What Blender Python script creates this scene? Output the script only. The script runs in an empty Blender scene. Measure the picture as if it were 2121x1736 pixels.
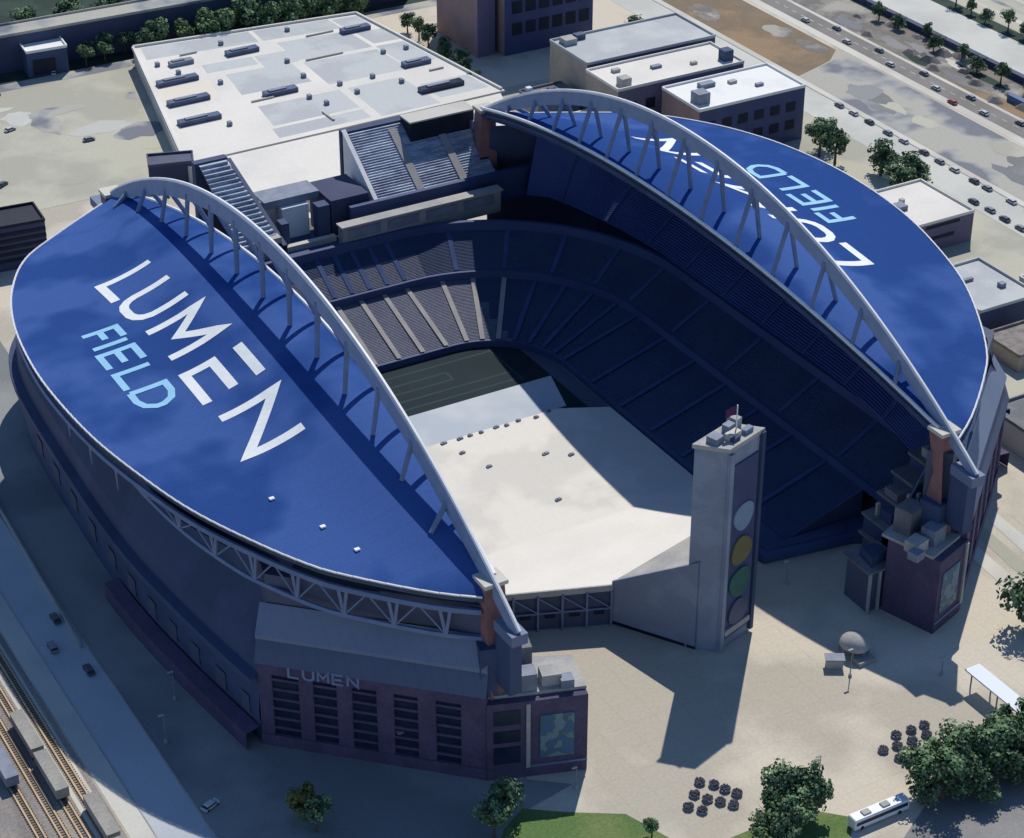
import bpy, bmesh, math, random
from mathutils import Vector, Matrix
random.seed(11)
SC = bpy.context.scene
COL = SC.collection
# ------------------------------------------------------------------ camera, sky, sun, exposure
cam = bpy.data.cameras.new("camera"); camo = bpy.data.objects.new("camera", cam); COL.objects.link(camo)
cam.sensor_width = 36; cam.lens = 36*4539.9/2121; cam.clip_start = 5; cam.clip_end = 8000
ax = Vector((0.8671231, -0.49809331, 0.0)).normalized()
bk = Vector((-0.42650251, -0.74327832, 0.51539591)); bk = (bk - ax*bk.dot(ax)).normalized()
up = bk.cross(ax)
CAMP = Vector((-253.9, -455.5, 325.6))
camo.matrix_world = Matrix(((ax.x, up.x, bk.x, CAMP.x), (ax.y, up.y, bk.y, CAMP.y), (ax.z, up.z, bk.z, CAMP.z), (0, 0, 0, 1)))
SC.camera = camo
SUN = Vector((0.50, 0.57, 1.0)).normalized()
w = bpy.data.worlds.new("World"); SC.world = w; w.use_nodes = True
sky = w.node_tree.nodes.new("ShaderNodeTexSky"); sky.sky_type = 'NISHITA'; sky.sun_disc = False
sky.sun_elevation = math.asin(SUN.z); sky.sun_rotation = math.atan2(SUN.x, SUN.y)
sky.air_density = 1.0; sky.dust_density = 0.0; sky.ozone_density = 7.0
bg = w.node_tree.nodes["Background"]; bg.inputs[1].default_value = 0.11
w.node_tree.links.new(sky.outputs[0], bg.inputs[0])
sl = bpy.data.lights.new("sun", 'SUN'); sl.energy = 3.75; sl.angle = math.radians(0.5); sl.color = (1.0, 0.945, 0.85)
slo = bpy.data.objects.new("sun", sl); COL.objects.link(slo); slo.rotation_euler = SUN.to_track_quat('Z', 'Y').to_euler()
SC.view_settings.view_transform = 'Standard'; SC.view_settings.look = 'None'; SC.view_settings.exposure = 0; SC.view_settings.gamma = 1

# ------------------------------------------------------------------ materials
def s2l(c):
    return tuple(((v/255)/12.92 if v/255 <= .04045 else ((v/255+.055)/1.055)**2.4) for v in c)
def mat(name, c1, c2=None, scale=.05, rough=.8, detail=4, lo=.42, hi=.58, c3=None, metal=0, bump=0, stretch=None, fine=0, spec=.3, joints=None):
    m = bpy.data.materials.new(name); m.use_nodes = True
    nt = m.node_tree; p = nt.nodes["Principled BSDF"]
    p.inputs["Roughness"].default_value = rough; p.inputs["Metallic"].default_value = metal
    p.inputs["Specular IOR Level"].default_value = spec
    if c2 is None:
        c2 = tuple(v*.86 for v in c1)
    tc = nt.nodes.new("ShaderNodeTexCoord"); mp = nt.nodes.new("ShaderNodeMapping")
    nt.links.new(tc.outputs["Object"], mp.inputs[0])
    if stretch: mp.inputs["Scale"].default_value = stretch
    n = nt.nodes.new("ShaderNodeTexNoise"); n.inputs["Scale"].default_value = scale; n.inputs["Detail"].default_value = detail
    n.inputs["Roughness"].default_value = .55
    nt.links.new(mp.outputs[0], n.inputs["Vector"])
    r = nt.nodes.new("ShaderNodeValToRGB"); cr = r.color_ramp
    cr.elements[0].position = lo; cr.elements[0].color = (*c1, 1)
    cr.elements[1].position = hi; cr.elements[1].color = (*c2, 1)
    if c3:
        e = cr.elements.new((lo+hi)/2); e.color = (*c3, 1)
    nt.links.new(n.outputs[0], r.inputs[0])
    out = r.outputs[0]
    if fine:
        n2 = nt.nodes.new("ShaderNodeTexNoise"); n2.inputs["Scale"].default_value = 1.3; n2.inputs["Detail"].default_value = 6
        nt.links.new(tc.outputs["Object"], n2.inputs["Vector"])
        mr = nt.nodes.new("ShaderNodeMapRange"); mr.inputs[1].default_value = .3; mr.inputs[2].default_value = .7
        mr.inputs[3].default_value = 1-fine; mr.inputs[4].default_value = 1+fine
        nt.links.new(n2.outputs[0], mr.inputs[0])
        mx = nt.nodes.new("ShaderNodeMix"); mx.data_type = 'RGBA'; mx.blend_type = 'MULTIPLY'; mx.inputs[0].default_value = 1
        nt.links.new(out, mx.inputs[6]); nt.links.new(mr.outputs[0], mx.inputs[7]); out = mx.outputs[2]
    if joints:                                           # (spacing x, spacing y, line width, darkness)
        sx = nt.nodes.new("ShaderNodeSeparateXYZ"); nt.links.new(tc.outputs["Object"], sx.inputs[0]); prev = None
        for ax_i, sp in ((0, joints[0]), (1, joints[1])):
            if not sp: continue
            a = nt.nodes.new("ShaderNodeMath"); a.operation = 'ADD'; a.inputs[1].default_value = sp*2000
            b = nt.nodes.new("ShaderNodeMath"); b.operation = 'MODULO'; b.inputs[1].default_value = sp
            c = nt.nodes.new("ShaderNodeMath"); c.operation = 'LESS_THAN'; c.inputs[1].default_value = joints[2]
            nt.links.new(sx.outputs[ax_i], a.inputs[0]); nt.links.new(a.outputs[0], b.inputs[0]); nt.links.new(b.outputs[0], c.inputs[0])
            if prev:
                d = nt.nodes.new("ShaderNodeMath"); d.operation = 'MAXIMUM'; nt.links.new(prev, d.inputs[0]); nt.links.new(c.outputs[0], d.inputs[1]); prev = d.outputs[0]
            else: prev = c.outputs[0]
        mj = nt.nodes.new("ShaderNodeMix"); mj.data_type = 'RGBA'; mj.blend_type = 'MULTIPLY'
        mj.inputs[7].default_value = (joints[3], joints[3], joints[3], 1)
        nt.links.new(prev, mj.inputs[0]); nt.links.new(out, mj.inputs[6]); out = mj.outputs[2]
    nt.links.new(out, p.inputs["Base Color"])
    if bump:
        b = nt.nodes.new("ShaderNodeBump"); b.inputs["Strength"].default_value = bump
        nt.links.new(n.outputs[0], b.inputs["Height"]); nt.links.new(b.outputs[0], p.inputs["Normal"])
    return m
M = {}
M['plaza'] = mat('plaza', (.45,.41,.335), (.60,.54,.44), .02, .9, 4, .445, .555, (.53,.485,.40), fine=.07, joints=(7.5,7.5,.16,.90))
M['asphalt'] = mat('asphalt', (.20,.20,.20), (.27,.265,.26), .03, .95, 5, fine=.1)
M['darkasphalt'] = mat('darkasphalt', (.20,.21,.22), (.28,.29,.29), .018, .95, 4, .455,.545, fine=.08)
M['lot'] = mat('lot', (.49,.475,.38), (.40,.39,.32), .022, .95, 4, .455, .545, (.45,.44,.36), fine=.06, joints=(0,16,.25,.93))
M['road'] = mat('road', (.50,.50,.46), (.58,.58,.53), .03, .9, 4, fine=.05)
M['cream'] = mat('cream', (.62,.60,.53), (.52,.50,.44), .03, .9, 4)
M['brownland'] = mat('brownland', (.24,.18,.12), (.30,.21,.125), .03, .95, 5, .4, .6, (.20,.155,.105), fine=.12)
M['greylot'] = mat('greylot', (.42,.41,.36), (.19,.20,.23), .03, .95, 3, .455, .545, (.32,.33,.33), fine=.1)
M['highway'] = mat('highway', (.20,.19,.18), (.235,.22,.21), .05, .9, 4, fine=.08)
M['yard'] = mat('yard', (.24,.21,.18), (.38,.36,.31), .045, .95, 5, .38, .62, (.17,.16,.15), fine=.15)
M['ballast'] = mat('ballast', (.33,.29,.25), (.22,.20,.19), .06, .95, 5, .4, .62, (.27,.25,.24), fine=.2, stretch=(2.2,.35,1))
M['rust'] = mat('rust', (.50,.36,.22), (.58,.42,.26), .2, .7)
M['sidewalk'] = mat('sidewalk', (.42,.46,.50), (.47,.51,.55), .03, .85, 4, fine=.05)
M['lawn'] = mat('lawn', (.10,.17,.055), (.15,.20,.07), .08, .95, 5, fine=.2)
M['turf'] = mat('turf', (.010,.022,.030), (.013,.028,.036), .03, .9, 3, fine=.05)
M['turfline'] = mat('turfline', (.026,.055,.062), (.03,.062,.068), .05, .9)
M['cover'] = mat('cover', (.74,.71,.65), (.64,.62,.57), .035, .7, 4, .455, .545, (.70,.67,.62), fine=.02, joints=(8,6,.12,.92))
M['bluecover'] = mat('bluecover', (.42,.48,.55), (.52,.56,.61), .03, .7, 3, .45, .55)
M['roofblue'] = mat('roofblue', (.027,.070,.245), (.054,.112,.325), .024, .95, 3, .455, .545, (.038,.090,.285), fine=.05, spec=0, joints=(0,5.4,.14,.86))
M['gutter'] = mat('gutter', (.018,.035,.075), (.022,.042,.09), .1, .7)
M['white'] = mat('white', (.80,.81,.82), (.74,.75,.77), .3, .5)
M['letterwhite'] = mat('letterwhite', (.80,.82,.82), (.74,.77,.79), .3, .6)
M['letterblue'] = mat('letterblue', (.25,.53,.74), (.28,.57,.78), .3, .6)
M['steel'] = mat('steel', (.16,.21,.35), (.19,.24,.38), .3, .5)
M['archshade'] = mat('archshade', (.25,.31,.45), (.22,.28,.42), .3, .6)  # white arch in its blue-grey shade tone, shade put into the colour
M['soffit'] = mat('soffit', (.05,.07,.11), (.06,.085,.13), .1, .8)
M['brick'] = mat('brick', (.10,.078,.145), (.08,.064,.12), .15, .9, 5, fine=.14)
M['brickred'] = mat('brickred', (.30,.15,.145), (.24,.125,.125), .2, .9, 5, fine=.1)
M['panel'] = mat('panel', (.055,.08,.165), (.042,.065,.135), .05, .75, 4, .455, .545, joints=(0,6.2,.16,.75))
M['paneldark'] = mat('paneldark', (.07,.085,.14), (.085,.10,.16), .06, .7)
M['metalband'] = mat('metalband', (.145,.185,.29), (.17,.21,.315), .05, .6, joints=(2.4,0,.12,.85))
M['metalmid'] = mat('metalmid', (.085,.115,.20), (.07,.10,.18), .05, .6, joints=(2.4,0,.12,.85))
M['concrete'] = mat('concrete', (.42,.41,.39), (.34,.34,.34), .12, .85, 5, fine=.1)
M['darkconc'] = mat('darkconc', (.20,.20,.22), (.15,.155,.17), .15, .85, 5, fine=.12)
M['towerwall'] = mat('towerwall', (.27,.31,.40), (.225,.265,.35), .08, .75, 4, .455, .545, fine=.06)
M['glass'] = mat('glass', (.012,.02,.045), (.02,.03,.06), .2, .25, spec=.4)
M['black'] = mat('black', (.010,.014,.03), (.014,.02,.038), .2, .7)
M['seatnavy'] = mat('seatnavy', (.038,.064,.145), (.048,.078,.165), .06, .7, 4, fine=.12)
M['seatnavy2'] = mat('seatnavy2', (.045,.07,.23), (.055,.085,.26), .06, .7, 4, fine=.1)
M['seatsunlit'] = mat('seatsunlit', (.115,.13,.20), (.135,.15,.215), .1, .7, 5, fine=.2)  # blue seats in sunlight, the light is painted into this colour
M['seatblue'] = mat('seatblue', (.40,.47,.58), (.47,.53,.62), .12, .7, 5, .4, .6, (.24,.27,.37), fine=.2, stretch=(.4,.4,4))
M['aisle'] = mat('aisle', (.36,.35,.345), (.31,.31,.31), .2, .85)
M['aislenavy'] = mat('aislenavy', (.04,.07,.19), (.05,.085,.21), .2, .85)
M['fascia'] = mat('fascia', (.042,.07,.175), (.05,.082,.20), .05, .6)
M['bleach'] = mat('bleach', (.74,.71,.66), (.69,.665,.62), .05, .55, 5, .4, .6, fine=.03)
M['roofwhite'] = mat('roofwhite', (.74,.71,.65), (.66,.64,.59), .03, .8, 4, .4, .6, fine=.04, joints=(6.1,12.2,.12,.93))
M['roofwhite2'] = mat('roofwhite2', (.80,.80,.77), (.70,.71,.71), .05, .8, 4, .5, .64, fine=.03)
M['roofgrey'] = mat('roofgrey', (.43,.45,.465), (.50,.525,.525), .035, .8, 4, .455, .545, fine=.05, joints=(6.1,12.2,.12,.92))
M['rooftan'] = mat('rooftan', (.75,.68,.56), (.72,.66,.56), .05, .8)
M['hallwall'] = mat('hallwall', (.55,.53,.48), (.48,.46,.42), .05, .85)
M['skylight'] = mat('skylight', (.06,.085,.16), (.085,.115,.20), .2, .4)
M['unitgrey'] = mat('unitgrey', (.22,.25,.32), (.17,.20,.27), .3, .6)
M['wallpurple'] = mat('wallpurple', (.17,.145,.22), (.14,.125,.19), .08, .85, 4, fine=.1)
M['wallnavy'] = mat('wallnavy', (.05,.065,.155), (.065,.08,.175), .06, .6, 4)
M['wallpinklit'] = mat('wallpinklit', (.36,.24,.23), (.32,.21,.20), .1, .85, 4, fine=.08)
M['walltan'] = mat('walltan', (.45,.38,.31), (.37,.32,.27), .12, .85, 5, fine=.1)
M['leaf'] = mat('leaf', (.11,.19,.10), (.19,.30,.15), .35, .7, 3, .4, .6, (.045,.08,.05), spec=.12)
M['leaflight'] = mat('leaflight', (.15,.24,.10), (.20,.30,.14), .35, .7, 3, .4, .6, (.08,.14,.07), spec=.12)
M['leafolive'] = mat('leafolive', (.17,.15,.05), (.09,.13,.05), .3, .7, 3, .4, .6, spec=.2)
M['bark'] = mat('bark', (.12,.09,.065), (.09,.07,.05), 1, .9)
M['rubber'] = mat('rubber', (.02,.02,.022), (.03,.03,.032), 1, .9)
M['car1'] = mat('car1', (.55,.56,.58), (.5,.51,.53), .2, .3)
M['car2'] = mat('car2', (.08,.09,.11), (.10,.11,.13), .2, .3)
M['car3'] = mat('car3', (.24,.26,.30), (.21,.23,.27), .2, .3)
M['carred'] = mat('carred', (.40,.10,.12), (.36,.09,.11), .2, .3)
M['buswhite'] = mat('buswhite', (.70,.74,.82), (.66,.70,.78), .2, .4)
M['canopy'] = mat('canopy', (.66,.72,.80), (.62,.68,.76), .05, .5)
M['discblue'] = mat('discblue', (.22,.30,.42), (.19,.27,.38), .2, .6)
M['discolive'] = mat('discolive', (.19,.165,.075), (.17,.15,.07), .2, .6)
M['discteal'] = mat('discteal', (.04,.14,.115), (.035,.12,.10), .2, .6)
M['discgrey'] = mat('discgrey', (.085,.105,.18), (.075,.09,.16), .2, .6)
M['flag'] = mat('flag', (.09,.025,.10), (.07,.02,.08), .5, .8)
M['banner'] = mat('banner', (.06,.14,.26), (.16,.24,.30), .28, .6, 2, .45, .55, (.08,.13,.13))
M['cont1'] = mat('cont1', (.035,.05,.11), (.05,.065,.13), .1, .7)
M['cont2'] = mat('cont2', (.11,.16,.30), (.13,.18,.33), .1, .7)
M['freight'] = mat('freight', (.33,.32,.29), (.27,.265,.25), .15, .7, 4, fine=.15)
M['rock'] = mat('rock', (.28,.25,.23), (.20,.18,.17), .3, .95, 4, bump=.3)
M['navywall'] = mat('navywall', (.05,.06,.12), (.06,.075,.14), .05, .8)
M['shrub'] = mat('shrub', (.055,.06,.085), (.08,.085,.11), .6, .9)
M['woods'] = mat('woods', (.02,.04,.03), (.035,.06,.045), .06, .9)

# ------------------------------------------------------------------ helpers
class MB:
    def __init__(s): s.v = []; s.f = []; s.mi = []; s.cur = 0
    def quad(s, *p):
        b = len(s.v); s.v += [tuple(q) for q in p]; s.f.append(tuple(range(b, b+len(p)))); s.mi.append(s.cur); return s
    def box(s, x0, x1, y0, y1, z0, z1):
        return s.prism([(x0,y0),(x1,y0),(x1,y1),(x0,y1)], z0, z1)
    def prism(s, poly, z0, z1, top=None):
        n = len(poly); b = len(s.v)
        zt = z1 if callable(z1) else (lambda x, y: z1)
        area = sum(poly[i][0]*poly[(i+1)%n][1]-poly[(i+1)%n][0]*poly[i][1] for i in range(n))
        if area < 0: poly = poly[::-1]
        s.v += [(x,y,z0) for x,y in poly] + [(x,y,zt(x,y)) for x,y in (top or poly)]
        s.f.append(tuple(range(b+n-1, b-1, -1))); s.f.append(tuple(range(b+n, b+2*n))); s.mi += [s.cur]*2
        for i in range(n):
            j = (i+1) % n; s.f.append((b+i, b+j, b+n+j, b+n+i)); s.mi.append(s.cur)
        return s
    def obox(s, c, d, L, W, z0, z1):                     # box centred at c, long side along d
        d = Vector((d[0], d[1])).normalized(); n = Vector((-d.y, d.x)); c = Vector(c[:2])
        pts = [c-d*L/2-n*W/2, c+d*L/2-n*W/2, c+d*L/2+n*W/2, c-d*L/2+n*W/2]
        return s.prism([(p.x,p.y) for p in pts], z0, z1)
    def seg(s, a, b, wd, zb, zt, side=0):                # wall segment from a to b, thickness wd
        a = Vector(a); b = Vector(b); d = (b-a).normalized(); n = Vector((-d.y, d.x))
        o0 = n*(-wd/2 if side == 0 else 0); o1 = n*(wd/2 if side == 0 else wd*side)
        return s.prism([tuple(a+o0), tuple(b+o0), tuple(b+o1), tuple(a+o1)], zb, zt)
    def tube(s, p, r, n=6, r2=None):
        p = [Vector(q) for q in p]; rings = []
        for i, q in enumerate(p):
            d = (p[min(i+1,len(p)-1)] - p[max(i-1,0)]).normalized()
            a = d.cross(Vector((0,0,1)));  a = a.normalized() if a.length > .05 else d.cross(Vector((1,0,0))).normalized()
            c = d.cross(a).normalized(); rr = r if r2 is None else r + (r2-r)*i/(len(p)-1)
            b = len(s.v); rings.append(b)
            s.v += [tuple(q + a*rr*math.cos(2*math.pi*k/n) + c*rr*math.sin(2*math.pi*k/n)) for k in range(n)]
        for i in range(len(rings)-1):
            for k in range(n):
                s.f.append((rings[i]+k, rings[i]+(k+1)%n, rings[i+1]+(k+1)%n, rings[i+1]+k)); s.mi.append(s.cur)
        s.f.append(tuple(rings[0]+k for k in range(n))); s.f.append(tuple(rings[-1]+k for k in reversed(range(n)))); s.mi += [s.cur]*2
        return s
    def cyl(s, x, y, z0, z1, r, n=10, r2=None): return s.tube([(x,y,z0),(x,y,z1)], r, n, r2)
    def grid(s, rows):                                   # rows of points -> quads
        b = len(s.v); nr = len(rows); nc = len(rows[0])
        for r in rows: s.v += [tuple(q) for q in r]
        for i in range(nr-1):
            for j in range(nc-1):
                s.f.append((b+i*nc+j, b+i*nc+j+1, b+(i+1)*nc+j+1, b+(i+1)*nc+j)); s.mi.append(s.cur)
        return s
    def build(s, name, m, parent=None, smooth=False):
        me = bpy.data.meshes.new(name); 
        base = Vector((0,0,0))
        if parent is not None: base = WLOC.get(parent.name, base)
        me.from_pydata([tuple(Vector(v)-base) for v in s.v], [], s.f)
        ms = m if isinstance(m, (list, tuple)) else [m]
        for q in ms: me.materials.append(M[q])
        for p, k in zip(me.polygons, s.mi):
            p.material_index = k; p.use_smooth = smooth
        bm = bmesh.new(); bm.from_mesh(me); bmesh.ops.recalc_face_normals(bm, faces=bm.faces); bm.to_mesh(me); bm.free()
        o = bpy.data.objects.new(name, me); COL.objects.link(o)
        if parent is not None:
            o.parent = parent; WLOC[o.name] = base
        return o
WLOC = {}
def tag(o, label, cat, group=None):
    o['label'] = label; o['category'] = cat
    if group: o['group'] = group
    return o
def thing(name, label, cat, loc=(0,0,0), group=None):
    o = bpy.data.objects.new(name, None); COL.objects.link(o); o.location = loc; o.empty_display_size = 2
    WLOC[o.name] = Vector(loc)
    return tag(o, label, cat, group)
def struct(name, mb, m, kind='structure'):
    o = mb.build(name, m); o['kind'] = kind; return o
def copy_tree(o, parent=None):
    c = o.copy(); COL.objects.link(c)
    if parent: c.parent = parent
    for ch in o.children: copy_tree(ch, c)
    return c
def sheet(name, poly, z, m):
    return struct(name, MB().quad(*[(x,y,z) for x,y in poly]), m)
def rect(x0,x1,y0,y1): return [(x0,y0),(x1,y0),(x1,y1),(x0,y1)]

# ------------------------------------------------------------------ ground and roads
sheet('ground', rect(-4000,4000,-4000,4000), -.05, 'plaza')
sheet('asphalt_apron', [(-129,-118),(-129,160),(-96,160),(-100,60),(-60,60),(-60,-125),(-52,-131.5),(-66,-134),(-73,-138),(-92,-148)], .004, 'darkasphalt')
for k,(x,m) in enumerate(((84,'cream'),(91,'lot'),(98,'road'),(105,'plaza'),(112,'lot'),(119,'cream'))):
    sheet('paving_band',[(x+2,-96),(x+6.4,-93),(x+1.5,-150),(x-4,-150)],.012,m)
sheet('parking_lot', rect(-110,30,215,322), .004, 'lot')
sheet('lot_road', rect(-120,160,322.2,329), .006, 'greylot')
sheet('planting_strip', rect(-120,160,329.2,341), .006, 'woods')
sheet('road', [(-140,-400),(-129,-400),(-129,160),(-140,160)], .03, 'sidewalk')
sheet('pavement', [(-145.2,-400),(-140.2,-400),(-140.2,160),(-145.2,160)], .02, 'road')
sheet('railway_ballast', rect(-400,-145.6,-500,400), .012, 'ballast')
for x, c in ((-147.5,'cream'),(-151.2,'cream')):
    sheet('gravel_path', rect(x-.5,x+.5,-500,400), .03, 'cream')
struct('kerb', MB().box(-129,-128.6,-300,160,-.04,.14), 'concrete')
struct('kerb', MB().box(-140.2,-139.9,-300,160,-.04,.14), 'concrete')
# west side
sheet('west_road', rect(223,238.5,-300,700), .01, 'road')
sheet('cream_strip', rect(238.6,241.5,-300,700), .014, 'cream')
sheet('bare_ground', [(241.6,183),(262,190),(271,198),(273,700),(241.6,700)], .012, 'brownland')
sheet('gravel_lot', [(241.6,-200),(272,-200),(272,193),(262,189),(241.6,182.5)], .012, 'greylot')
sheet('cream_strip', rect(273.2,277.4,-300,700), .014, 'cream')
sheet('highway', rect(277.6,287,-300,700), .016, 'highway')
sheet('cream_strip', rect(287.2,289,-300,700), .014, 'cream')
sheet('rail_yard', rect(289.2,318,-300,700), .012, 'yard')
sheet('bare_ground', rect(289.4,296,-100,150), .02, 'brownland')
sheet('terminal_road', rect(318.2,340,-300,700), .012, 'road')
sheet('grass_verge', rect(340.2,347,-300,230), .013, 'woods')
sheet('terminal_lot', rect(347.2,600,-300,900), .012, 'lot')
for i,x in enumerate((354,362,371,380)):
    sheet('terminal_lane', rect(x,x+2.6,-300,700), .02, ('cream','greylot','cream','asphalt')[i])
mb = MB()
for k in range(70): mb.quad((282.2,-120+k*6,.02),(282.5,-120+k*6,.02),(282.5,-117+k*6,.02),(282.2,-117+k*6,.02))
struct('lane_marking', mb, 'cream')
struct('kerb', MB().box(238.2,238.6,-200,500,-.04,.15), 'concrete')
sheet('west_street', [(128,-60),(222.8,-60),(222.8,230),(128,230)], .004, 'lot')
sheet('lawn', [(-73,-137),(-66,-133),(-58,-139),(-47,-146),(-42,-160),(-62,-176),(-85,-150)], .02, 'lawn')
sheet('lawn', [(-34,-164),(-12,-164),(-4,-172),(-20,-190),(-45,-180)], .02, 'lawn')
sheet('road', [(14,-176),(80,-178),(140,-190),(140,-260),(0,-260),(-6,-187)], .012, 'asphalt')

rp=random.Random(21)
def patch(name,x,y,rx,ry,z,m):
    sheet(name,[(x+rx*math.cos(a)*rp.uniform(.65,1.2),y+ry*math.sin(a)*rp.uniform(.65,1.2)) for a in [6.283*k/14 for k in range(14)]],z,m)
for i in range(16): patch('gravel_patch',rp.uniform(292,315),rp.uniform(40,260),rp.uniform(1.5,4),rp.uniform(6,16),.03+.004*i,('asphalt','cream','woods','lot','brownland','sidewalk','darkasphalt')[i%7])
for i in range(9): patch('worn_patch',rp.uniform(248,266),rp.uniform(20,175),rp.uniform(3,8),rp.uniform(6,14),.03+.004*i,('darkasphalt','lot','asphalt')[i%3])
for i in range(8): patch('worn_patch',rp.uniform(-62,16),rp.uniform(225,312),rp.uniform(5,12),rp.uniform(3,8),.03+.004*i,('greylot','road','lot')[i%3])
patch('worn_patch',-28,286,5,14,.07,'greylot')
for i in range(5): patch('bare_patch',rp.uniform(246,268),rp.uniform(200,285),rp.uniform(3,7),rp.uniform(5,12),.03+.004*i,('yard','rock')[i%2])

# ------------------------------------------------------------------ stadium geometry functions
def interp(t, pts):
    if t <= pts[0][0]: return pts[0][1]
    for (a,fa),(b,fb) in zip(pts, pts[1:]):
        if t <= b: return fa + (fb-fa)*(t-a)/(b-a)
    return pts[-1][1]
def catmull(t, pts):
    n = len(pts)
    if t <= pts[0][0]: return pts[0][1]
    if t >= pts[-1][0]: return pts[-1][1]
    for i in range(n-1):
        if t <= pts[i+1][0]: break
    x0,y0 = pts[i]; x1,y1 = pts[i+1]; h = x1-x0
    def sl(k):
        a = pts[max(k-1,0)]; b = pts[min(k+1,n-1)]; return (b[1]-a[1])/(b[0]-a[0])
    m0,m1 = sl(i),sl(i+1); u = (t-x0)/h
    return (2*u**3-3*u*u+1)*y0+(u**3-2*u*u+u)*h*m0+(-2*u**3+3*u*u)*y1+(u**3-u*u)*h*m1
EDGE = [(-116,66),(-112,72.5),(-107,79),(-100,87),(-93,94),(-80,102.5),(-63,111),(-45,116.5),(-25,120.5),(0,122),(20,120.8),(40,117.4),(60,111),(80,100.3),(95,85),(105,74),(114,64)]
def xo(y): return catmull(y, EDGE)
def zo(y): return 57-10*(y/116)**2
def zi(y): return 50+16.5*max(0,1-(y/113)**2)
BUMP = [(0,0),(.08,1.5),(.2,2.3),(.3,1.2),(.42,-.9),(.55,-2.0),(.75,-1.7),(1,0)]
def XI(y): return 62-5.5*max(0,1-(y/113)**2)
def roofz(ax_, y):
    i_ = XI(y); e = max(xo(y), i_+2); u = min(1,max(0,(ax_-i_)/(e-i_)))
    return zi(y)+(zo(y)-zi(y))*u + max(0,1-(y/113)**2)*catmull(u,BUMP)
def archz(y): return 46+38.5*max(-.15,1-(abs(y+2)/121.5)**2.05)
AX = 63.5

# ------------------------------------------------------------------ stadium
stad = thing('stadium', 'huge open stadium with two blue lens-shaped roofs under white arches', 'stadium', (0,0,0))
def letter_mesh(polys, fn, wd, hgt, thick=.25):
    mb = MB()
    for pl in polys:
        P = [Vector(p) for p in pl]
        Q = []
        for a,b in zip(P,P[1:]):
            n = max(1,int((b-a).length/1.6))
            Q += [a+(b-a)*k/n for k in range(n)]
        Q.append(P[-1])
        L=[];R=[]
        for i,q in enumerate(Q):
            d0 = (Q[i]-Q[i-1]).normalized() if i>0 else None
            d1 = (Q[i+1]-Q[i]).normalized() if i<len(Q)-1 else None
            if d0 is None: d0=d1
            if d1 is None: d1=d0
            t = (d0+d1)
            t = t.normalized() if t.length>.1 else d1
            n = Vector((-t.y,t.x)); c = max(.45, n.dot(Vector((-d1.y,d1.x))))
            L.append(q+n*wd/2/c); R.append(q-n*wd/2/c)
        top=[[fn(l.x,l.y,hgt+thick),fn(r.x,r.y,hgt+thick)] for l,r in zip(L,R)]
        bot=[[fn(l.x,l.y,hgt),fn(r.x,r.y,hgt)] for l,r in zip(L,R)]
        for i in range(len(Q)-1):
            a,b,c,d = top[i][0],top[i][1],top[i+1][1],top[i+1][0]
            mb.quad(a,b,c,d); mb.quad(top[i][0],top[i+1][0],bot[i+1][0],bot[i][0]); mb.quad(top[i][1],bot[i][1],bot[i+1][1],top[i+1][1])
        mb.quad(top[0][0],bot[0][0],bot[0][1],top[0][1]); mb.quad(top[-1][0],top[-1][1],bot[-1][1],bot[-1][0])
    return mb
SH = {'L':[[(0,1),(0,0),(1,0)]],
 'U':[[(0,1),(0,.32),(.06,.16),(.18,.05),(.34,0),(.66,0),(.82,.05),(.94,.16),(1,.32),(1,1)]],
 'M':[[(0,0),(0,1),(.5,.38),(1,1),(1,0)]],
 'E':[[(.92,.52),(0,.52),(0,0),(1,0)],[(0,1),(1,1)]],
 'N':[[(0,0),(0,1),(1,0),(1,1)]],
 'F':[[(0,0),(0,1),(1,1)],[(0,.5),(.8,.5)]],
 'I':[[(0,0),(0,1)]],
 'D':[[(0,0),(0,1),(.5,1),(.82,.88),(1,.6),(1,.4),(.82,.12),(.5,0),(0,0)]],
 'e':[[(1,1),(0,1),(0,0),(1,0)],[(0,.5),(.85,.5)]]}
WORD1 = [('L',44,11.5),('U',30.5,12.5),('M',10.5,15),('E',-14,14),('N',-35.5,16)]
WORD2 = [('F',20,6),('I',12,0),('e',8,7.5),('L',-3,8),('D',-13,8.5)]
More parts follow.
